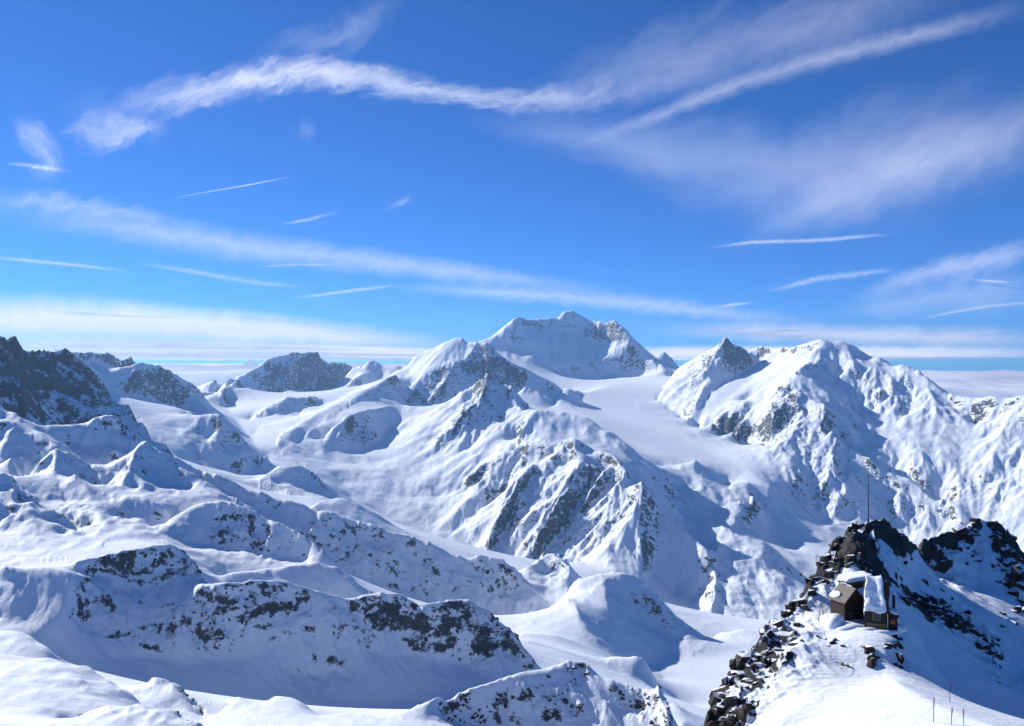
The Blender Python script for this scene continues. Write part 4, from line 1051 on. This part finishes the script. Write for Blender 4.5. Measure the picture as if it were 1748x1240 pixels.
# ------------------------------------------------------------------ separate rocks
def rock_material():
    m, nt, out = new_mat('bare_rock')
    lk = nt.links.new
    geo = N(nt, 'ShaderNodeNewGeometry')
    n1 = N(nt, 'ShaderNodeTexNoise', Scale=0.9, Detail=10.0, Roughness=0.7)
    lk(geo.outputs['Position'], n1.inputs['Vector'])
    n2 = N(nt, 'ShaderNodeTexNoise', Scale=0.06, Detail=10.0, Roughness=0.7)
    lk(geo.outputs['Position'], n2.inputs['Vector'])
    nn = mathn(nt, 'ADD', mathn(nt, 'MULTIPLY', n1.outputs['Fac'], .5), mathn(nt, 'MULTIPLY', n2.outputs['Fac'], .5))
    rc = ramp(nt, nn, [(0.36, (0.014, 0.011, 0.010)), (0.5, (0.036, 0.028, 0.024)), (0.64, (0.085, 0.066, 0.052))])
    sp = N(nt, 'ShaderNodeSeparateXYZ'); lk(geo.outputs['Normal'], sp.inputs[0])
    f = mathn(nt, 'ADD', sp.outputs['Z'], mathn(nt, 'MULTIPLY', mathn(nt, 'SUBTRACT', nn, .5), 1.6))
    mr = N(nt, 'ShaderNodeMapRange', interpolation_type='SMOOTHSTEP'); lk(f, mr.inputs['Value'])
    mr.inputs['From Min'].default_value = 0.80; mr.inputs['From Max'].default_value = 0.92
    mix = N(nt, 'ShaderNodeMix', data_type='RGBA'); lk(mr.outputs[0], mix.inputs['Factor'])
    lk(rc, mix.inputs['A']); mix.inputs['B'].default_value = (*SNOW, 1)
    p = N(nt, 'ShaderNodeBsdfPrincipled', Roughness=0.8); p.inputs['Specular IOR Level'].default_value = 0.15
    lk(mix.outputs['Result'], p.inputs['Base Color'])
    b = N(nt, 'ShaderNodeBump', Strength=0.6, Distance=0.25); lk(n1.outputs['Fac'], b.inputs['Height']); lk(b.outputs[0], p.inputs['Normal'])
    lk(p.outputs[0], out.inputs['Surface'])
    return m
MR = rock_material()
RS = np.random.RandomState(11)
ROCKS = []
for k in range(14):
    bm = bmesh.new()
    n = 17
    P = RS.normal(size=(n, 3)); P /= np.linalg.norm(P, axis=1)[:, None]
    P *= RS.uniform(.6, 1.0, (n, 1)) * np.array([1.0, RS.uniform(.5, .9), RS.uniform(.45, .8)])
    vs_ = [bm.verts.new(tuple(p)) for p in P]
    r = bmesh.ops.convex_hull(bm, input=vs_)
    bmesh.ops.delete(bm, geom=[v for v in bm.verts if not v.link_faces], context='VERTS')
    me = bpy.data.meshes.new('rock'); bm.to_mesh(me); bm.free()
    me.materials.append(MR)
    ROCKS.append(me)

def put_rock(own, p, n, size, tall=1.0, flat=.5):
    o = bpy.data.objects.new('rock', ROCKS[RS.randint(len(ROCKS))])
    COL.objects.link(o)
    o.parent = TERR[own]
    up = (n * (1 - flat) + Vector((0, 0, 1)) * flat).normalized()
    o.rotation_mode = 'QUATERNION'
    o.rotation_quaternion = up.to_track_quat('Z', 'Y') @ Matrix.Rotation(RS.uniform(0, 6.28), 3, 'Z').to_quaternion() @ Matrix.Rotation(RS.uniform(-.5, .5), 3, 'X').to_quaternion()
    o.scale = (size * RS.uniform(.8, 1.3), size * RS.uniform(.7, 1.1), size * tall * RS.uniform(.7, 1.3))
    o.location = p - up * size * .15
    return o

CRAG = [  # x0, y0, x1, y1, spread px, count, size px
    (1205,1240,1232,1172,10,22,18,34),(1232,1225,1290,1190,10,16,14,28),(1235,1168,1275,1110,12,28,16,32),(1262,1170,1310,1130,10,18,12,24),(1278,1112,1335,1062,13,28,14,28),
    (1300,1125,1350,1095,10,12,9,18),(1335,1060,1395,975,9,28,12,24),(1360,1050,1385,1020,7,8,6,12),(1395,965,1440,915,8,13,6,13),(1425,950,1475,962,9,20,12,22),(1440,925,1478,915,9,9,5,11),
    (1475,893,1518,900,4,8,4,9),(1395,995,1412,985,6,6,5,11),(1398,1085,1440,1112,7,10,6,12),(1440,1122,1448,1142,5,5,6,12),(1482,1100,1498,1150,6,15,13,24),(1520,1092,1538,1140,6,12,11,20),
    (1528,935,1555,962,9,7,4,8),(1548,1022,1615,1040,10,24,12,25),(1612,1045,1660,1072,9,15,10,20),(1660,1075,1702,1108,8,14,11,22),(1692,1105,1702,1148,6,10,9,17),
    (1572,945,1640,1015,13,20,5,12),(1648,905,1672,896,9,12,14,26),(1690,898,1720,925,9,18,16,30),(1716,935,1744,1040,10,26,15,30),(1630,925,1665,975,12,12,5,11),(1690,960,1712,1000,8,8,7,14),
    (1705,1050,1748,1060,9,8,6,13),(1705,1165,1712,1172,2,1,8,10)]
for x0, y0, x1, y1, spd, cnt, sa, sb in CRAG:
    for i in range(int(cnt * .66 + .5)):
        t = RS.rand()
        x, y = x0 + (x1 - x0) * t + RS.normal() * spd, y0 + (y1 - y0) * t + RS.normal() * spd * .8
        p, c, k = ground(x, y)
        if p.y > 230 or x > 1790:
            continue
        put_rock('crag', p, normal_at(c, k), RS.uniform(sa, sb) * .8 * p.y / FPX, RS.uniform(.8, 1.5))

def scatter(own, cnt, sa, sb, thr=.06, xlim=(0, 1748), ymax=1240):
    e = CY - ELEV * FPX
    runm = np.maximum.accumulate(ELEV, axis=1)
    okm = (OV == OWN[own]) & (ROCK > thr) & (ELEV >= runm - 1e-4) & (e < ymax)
    okm[:, :3] = False
    xs = CX + np.tan(TT) * FPX
    okm &= (xs > xlim[0]) & (xs < xlim[1])
    cand = np.argwhere(okm)
    if not len(cand):
        return
    pick = cand[RS.permutation(len(cand))]
    done = []
    for c, k in pick:
        px_, py_ = xs[c, k], e[c, k]
        if any((px_ - a) ** 2 + (py_ - b) ** 2 < 36 for a, b in done):
            continue
        done.append((px_, py_))
        p = Vector(VERT.reshape(NC, NR, 3)[c, k])
        put_rock(own, p, normal_at(c, k), RS.uniform(sa, sb) * .5 * RR[c, k] / FPX, RS.uniform(.7, 1.1), .3)
        if len(done) >= cnt:
            break
scatter('near_ridge', 150, 6, 15)
scatter('slope', 240, 6, 14)
scatter('near_hill', 45, 5, 12, 0.0)
scatter('left_hill', 90, 4, 10, 0.0)
scatter('spur', 25, 5, 12)
scatter('dark', 70, 4, 9, .06, (320, 960))

# ------------------------------------------------------------------ hut, mast and markers
def simple(name, col, rough=.7, metal=0.0, noise=None, scale=3.0):
    m, nt, out = new_mat(name)
    p = N(nt, 'ShaderNodeBsdfPrincipled', Roughness=rough, Metallic=metal)
    p.inputs['Specular IOR Level'].default_value = 0.25
    if noise:
        tc = N(nt, 'ShaderNodeTexCoord')
        mp = N(nt, 'ShaderNodeMapping'); mp.inputs['Scale'].default_value = noise
        nt.links.new(tc.outputs['Object'], mp.inputs[0])
        n = N(nt, 'ShaderNodeTexNoise', Scale=scale, Detail=6.0, Roughness=.65)
        nt.links.new(mp.outputs[0], n.inputs['Vector'])
        c = ramp(nt, n.outputs['Fac'], [(.3, tuple(q * .55 for q in col)), (.7, tuple(min(1, q * 1.35) for q in col))])
        nt.links.new(c, p.inputs['Base Color'])
        b = N(nt, 'ShaderNodeBump', Strength=.3, Distance=.02); nt.links.new(n.outputs['Fac'], b.inputs['Height']); nt.links.new(b.outputs[0], p.inputs['Normal'])
    else:
        p.inputs['Base Color'].default_value = (*col, 1)
    nt.links.new(p.outputs[0], out.inputs['Surface'])
    return m
M_WOOD = simple('weathered_boards', (0.036, 0.026, 0.020), .8, 0, (6, 6, .6))
M_DARK = simple('dark_boards', (0.022, 0.017, 0.016), .8, 0, (6, 6, .6))
M_GREY = simple('grey_roof_sheet', (0.13, 0.115, 0.10), .6, 0, (1, 6, 1))
M_FASC = simple('red_brown_fascia', (0.085, 0.035, 0.026), .7, 0, (2, 2, 2))
M_SNOW = simple('roof_snow', SNOW, .6)
M_PANE = simple('window_glass', (0.02, 0.025, 0.03), .08)
M_FRAME = simple('window_frame', (0.20, 0.17, 0.14), .6)
M_ORANGE = simple('orange_glint', (0.35, 0.09, 0.02), .6)
M_STEEL = simple('mast_steel', (0.06, 0.06, 0.07), .5, .6)
M_RED = simple('red_paint', (0.34, 0.05, 0.04), .5)
M_POLE = simple('dark_pole', (0.05, 0.04, 0.04), .6)

def obj(name, bm, mat, parent, bevel=0.0, smooth=False):
    if bevel:
        bmesh.ops.bevel(bm, geom=list(bm.edges), offset=bevel, segments=2, profile=.7, affect='EDGES')
    bmesh.ops.recalc_face_normals(bm, faces=list(bm.faces))
    me = bpy.data.meshes.new(name); bm.to_mesh(me); bm.free()
    for p in me.polygons:
        p.use_smooth = smooth
    me.materials.append(mat)
    o = bpy.data.objects.new(name, me); COL.objects.link(o)
    o.parent = parent
    return o

def prism(poly, a, b, axis='y'):
    """poly = (u, z) outline extruded from a to b along axis"""
    bm = bmesh.new()
    def P(u, z, t):
        return (u, t, z) if axis == 'y' else (t, u, z)
    A = [bm.verts.new(P(u, z, a)) for u, z in poly]
    B = [bm.verts.new(P(u, z, b)) for u, z in poly]
    bm.faces.new(A); bm.faces.new(B)
    for i in range(len(poly)):
        j = (i + 1) % len(poly)
        bm.faces.new((A[i], A[j], B[j], B[i]))
    return bm

def box(x0, x1, y0, y1, z0, z1):
    return prism([(x0, z0), (x1, z0), (x1, z1), (x0, z1)], y0, y1)

def tube(p0, p1, r0, r1=None, n=8):
    bm = bmesh.new()
    p0, p1 = Vector(p0), Vector(p1)
    d = (p1 - p0).normalized(); q = d.to_track_quat('Z', 'Y')
    r1 = r0 if r1 is None else r1
    A = [bm.verts.new(p0 + q @ Vector((math.cos(t) * r0, math.sin(t) * r0, 0))) for t in [6.28318 * i / n for i in range(n)]]
    B = [bm.verts.new(p1 + q @ Vector((math.cos(t) * r1, math.sin(t) * r1, 0))) for t in [6.28318 * i / n for i in range(n)]]
    bm.faces.new(A); bm.faces.new(B)
    for i in range(n):
        j = (i + 1) % n
        bm.faces.new((A[i], A[j], B[j], B[i]))
    return bm

def xf(bm, m):
    bmesh.ops.transform(bm, matrix=m, verts=list(bm.verts))
    return bm

def lump(poly, a, b, axis='y', amp=.3, cuts=6, seed_=1):
    """snow slab: a prism with subdivided, softened, uneven surface"""
    bm = prism(poly, a, b, axis)
    bmesh.ops.subdivide_edges(bm, edges=list(bm.edges), cuts=cuts, use_grid_fill=True)
    for _ in range(3):
        bmesh.ops.smooth_vert(bm, verts=list(bm.verts), factor=.5, use_axis_x=True, use_axis_y=True, use_axis_z=True)
    r = np.random.RandomState(seed_)
    for v in bm.verts:
        v.co += Vector(r.normal(size=3)) * amp * .35
    for _ in range(2):
        bmesh.ops.smooth_vert(bm, verts=list(bm.verts), factor=.5, use_axis_x=True, use_axis_y=True, use_axis_z=True)
    return bm

def px_plane(x, y, z):
    D = -z * FPX / (y - CY)
    return Vector(((x - CX) / FPX * D, D, z))

HZ = -36.6
hut = bpy.data.objects.new('mountain_hut', None); COL.objects.link(hut)
hut.location = px_plane(1482, 1072, HZ)
hut.scale = (.95, .95, .95)
hut['label'] = 'small dark timber hut with steep snow covered roofs perched on the crag'
hut['category'] = 'hut'
def loc(x, y):
    return px_plane(x, y, HZ) - hut.location
# west wing: steep gable facing the viewer
A = Matrix.Translation(loc(1440.5, 1060)) @ Matrix.Rotation(R(21), 4, 'Z')
W, DP, HW, HR_ = 3.5, 3.1, 2.9, 1.7
gable = [(0, -2.0), (W, -2.0), (W, HW), (W / 2, HW + HR_), (0, HW)]
obj('wall', xf(prism(gable, 0, DP), A), M_DARK, hut)
obj('side_wall', xf(box(-.05, -.003, .05, DP, -2, HW - .05), A), M_WOOD, hut)
k_ = HR_ / (W / 2)
obj('roof_slope', xf(prism([(-.35, HW - .35 * k_ + .04), (W / 2, HW + HR_ + .04), (W / 2, HW + HR_ + .18), (-.35, HW - .35 * k_ + .18)], -.3, DP + .2), A), M_GREY, hut)
obj('roof_slope', xf(prism([(W / 2 + .003, HW + HR_ + .04), (W + .35, HW - .35 * k_ + .04), (W + .35, HW - .35 * k_ + .18), (W / 2 + .003, HW + HR_ + .18)], -.3, DP + .2), A), M_FASC, hut)
obj('snow_cap', xf(lump([(W / 2 + .05, HW + HR_ + .2), (W + .3, HW - .3 * k_ + .2), (W + .3, HW - .3 * k_ + .6), (W / 2 + .05, HW + HR_ + .5)], .6, DP + .2, seed_=4), A), M_SNOW, hut, smooth=True)
obj('snow_cap', xf(lump([(-.2, HW + .05), (.55, HW + .75), (.5, HW + 1.05), (-.2, HW + .35)], 1.4, DP + .2, seed_=5), A), M_SNOW, hut, smooth=True)
obj('fascia', xf(prism([(-.38, HW - .38 * k_ - .02), (-.3, HW - .38 * k_ - .06), (W / 2, HW + HR_ - .06), (W / 2, HW + HR_ + .22), (-.38, HW - .38 * k_ + .2)], -.36, -.303), A), M_FASC, hut)
w = obj('window', xf(box(.75, 1.45, -.06, -.003, .55, 1.15), A), M_FRAME, hut)
obj('pane', xf(box(.83, 1.37, -.085, -.063, .63, 1.07), A), M_PANE, w)
# east wing: tall roof rising away from the viewer
B = Matrix.Translation(loc(1475, 1070)) @ Matrix.Rotation(R(-24), 4, 'Z')
WB = 3.15
prof = [(0, -2.5), (0, 2.75), (2.5, 6.1), (3.4, 5.9), (4.3, 5.0), (4.9, 3.6), (5.1, -2.5)]
obj('wall', xf(prism(prof, 0, WB, 'x'), B), M_DARK, hut)
obj('front_wall', xf(box(.03, WB - .03, -.05, -.003, -2.5, 2.6), B), M_WOOD, hut)
obj('roof_slope', xf(prism([(-.35, 2.32), (2.5, 6.13), (2.5, 6.27), (-.35, 2.46)], -.2, WB + .15, 'x'), B), M_FASC, hut)
obj('roof_curve', xf(prism([(2.503, 6.13), (3.45, 5.95), (4.4, 5.05), (5.0, 3.6), (5.15, 3.6), (4.5, 5.15), (3.5, 6.08), (2.503, 6.27)], -.2, WB + .15, 'x'), B), M_DARK, hut)
cap = lump([(-.5, 2.35), (1.0, 4.25), (2.6, 6.3), (3.6, 6.0), (3.3, 6.6), (2.3, 7.15), (.7, 5.0), (-.55, 3.05)], -.35, WB + .1, 'x', .5, 7, 6)
for v in cap.verts:                       # narrower at the top, sagging to the west
    t_ = min(1, max(0, (v.co.z - 2.6) / 4.0))
    v.co.x = WB * .47 + (v.co.x - WB * .47) * (1.0 - .28 * t_) - .25 * t_ + .12 * math.sin(v.co.z * 2.3)
    v.co.z += .14 * math.sin(v.co.x * 2.6 + v.co.y)
obj('snow_cap', xf(cap, B), M_SNOW, hut, smooth=True)
for q_, (dx_, dy_, sx_, sy_, sz_) in enumerate(((-2.6, .7, 2.4, 1.5, .7), (-.4, -.6, 2.0, .9, .55), (1.6, -1.3, 2.2, .8, .42), (-4.2, 2.6, 1.8, 2.2, 1.6), (4.3, .8, 1.6, 1.3, .6))):
    dr = bmesh.new(); bmesh.ops.create_icosphere(dr, subdivisions=3, radius=1.0)
    rr_ = np.random.RandomState(40 + q_)
    for v in dr.verts:
        v.co = Vector((v.co.x * sx_, v.co.y * sy_, v.co.z * sz_)) * (1 + .18 * math.sin(v.co.x * 3 + q_) * math.cos(v.co.y * 4 + q_)) + Vector((dx_, dy_, -.35))
    obj('snow_drift', dr, M_SNOW, hut, smooth=True)
w = obj('window', xf(box(1.1, 2.2, -.13, -.053, 1.15, 2.15), B), M_FRAME, hut)
for xa, xb in ((1.2, 1.62), (1.68, 2.1)):
    obj('pane', xf(box(xa, xb, -.155, -.133, 1.25, 2.05), B), M_PANE, w)
obj('lower_boards', xf(box(.25, 2.95, -.11, -.053, -.9, .75), B), simple('pale_boards', (0.15, 0.11, 0.075), .8, 0, (.6, 6, 9)), hut)
for q in range(5):
    obj('batten', xf(box(.15, 3.0, -.15, -.113, -.85 + q * .38, -.79 + q * .38), B), M_DARK, hut)
obj('drainpipe', xf(tube((WB + .02, -.12, -.9), (WB + .02, -.12, 2.3), .05), B), simple('pale_metal', (.5, .5, .5), .4, .5), hut)
po = obj('porch', xf(box(WB + .003, WB + 1.3, .4, 2.4, -2.0, 1.9), B), M_DARK, hut)
obj('porch_roof', xf(prism([(WB + .003, 2.25), (WB + 1.5, 1.75), (WB + 1.5, 1.9), (WB + .003, 2.4)], .2, 2.6), B), M_FASC, po)
obj('snow_cap', xf(lump([(WB + .02, 2.42), (WB + 1.5, 1.92), (WB + 1.5, 2.3), (WB + .02, 2.85)], .2, 2.6, 'y', .05, 3, 8), B), M_SNOW, po, smooth=True)
obj('glint_plate', xf(box(WB + .35, WB + 1.0, .34, .397, .7, 1.3), B), M_ORANGE, po)  # orange glint beside the hut, painted as a small flat plate
ch = obj('chimney', xf(box(WB + .55, WB + .95, 3.2, 3.6, 1.0, 4.3), B), M_DARK, hut)
obj('snow_cap', xf(lump([(WB + .45, 4.28), (WB + 1.05, 4.28), (WB + .95, 4.7), (WB + .55, 4.7)], 3.1, 3.7, 'y', .02, 3, 9), B), M_SNOW, ch, smooth=True)
# rear wing with its long fascia
C_ = Matrix.Translation(loc(1449, 1050) + Vector((1.5, 4.4, -.5))) @ Matrix.Rotation(R(12), 4, 'Z')
obj('rear_wall', xf(prism([(0, -1), (0, 4.0), (4.6, 4.6), (4.6, -1)], 0, 3.2), C_), M_DARK, hut)
obj('fascia', xf(prism([(-.25, 3.9), (4.8, 4.5), (4.8, 4.85), (-.25, 4.25)], -.12, -.004), C_), M_FASC, hut)
obj('snow_cap', xf(lump([(-.25, 4.2), (4.8, 4.8), (4.7, 5.5), (-.1, 5.0)], -.05, 3.6, 'y', .15, 5, 10), C_), M_SNOW, hut, smooth=True)
obj('flue', xf(tube((4.1, 1.5, 4.6), (4.1, 1.5, 6.4), .12), C_), M_STEEL, hut)
# deck that props the hut above the cliff
dk = obj('deck', xf(box(-.2, WB + 2.0, -.9, -.06, -1.15, -.95), B), M_FASC, hut)
for q in (.2, 2.0, 4.6):
    obj('prop', xf(tube((q, -.5, -3.0), (q, -.5, -1.15), .09), B), M_POLE, dk)

# pole frame in the snow beside the hut
fr = bpy.data.objects.new('pole_frame', None); COL.objects.link(fr)
g = ground(1401, 1060)[0]
fr.location = g
fr['label'] = 'two thin leaning poles crossed at the top, standing in snow beside the hut'
fr['category'] = 'pole frame'
obj('pole', tube((-.45, -.1, -.3), (.02, 0, 2.7), .05, .035), M_POLE, fr)
obj('pole', tube((.75, .3, -.3), (-.02, .05, 2.75), .05, .035), M_POLE, fr)
obj('crossbar', tube((-.2, -.03, 1.3), (.3, .12, 1.3), .03), M_POLE, fr)

# mast on top of the crag
ms_ = bpy.data.objects.new('antenna_mast', None); COL.objects.link(ms_)
mc = int(np.argmin(np.abs(th - math.atan((1482 - CX) / FPX))))
mk = int(np.argmax(np.where(RR[mc] < 230, ELEV[mc], -9)))
ms_.location = Vector(VERT.reshape(NC, NR, 3)[mc, mk]) + Vector((0, 0, -.1))
ms_['label'] = 'tall thin dark mast on the top of the snowy crag'
ms_['category'] = 'mast'
obj('base', tube((0, 0, -.6), (0, 0, .7), .22, .18), M_STEEL, ms_)
obj('pole', tube((0, 0, .7), (0, 0, 6.2), .085, .08), M_STEEL, ms_)
obj('upper_pole', tube((0, 0, 6.2), (0, 0, 10.0), .055, .04), M_STEEL, ms_)
for z_ in (3.0, 6.2):
    obj('collar', tube((0, 0, z_ - .12), (0, 0, z_ + .12), .13), M_STEEL, ms_)

# snow markers
def marker(x, yb, yt, label, red=True, lean=0.0):
    e = bpy.data.objects.new('snow_marker', None); COL.objects.link(e)
    g = ground(x, min(yb, 1238.0))[0]
    h = (yb - yt) / FPX * g.y
    e.location = g; e['label'] = label; e['category'] = 'marker pole'; e['group'] = 'marker poles on the snow slope'
    obj('pole', tube((0, 0, -.5), (lean * .62, 0, h * .62), .036), M_POLE, e)
    obj('tip', tube((lean * .62, 0, h * .62), (lean, 0, h), .062), M_RED if red else M_POLE, e)
marker(1592, 1233, 1191, 'red tipped marker pole on the sunlit snow edge, tallest of those in the sun', True, .1)
marker(1621, 1199, 1167, 'dark marker pole standing in the shaded snow', False)
marker(1624, 1252, 1223, 'red tipped marker pole cut by the bottom of the picture, next to the tallest one', True, .12)
marker(1644, 1258, 1231, 'red marker pole nearest the shadow edge at the bottom of the picture', True)
print('done', round(time.time() - T0, 1))
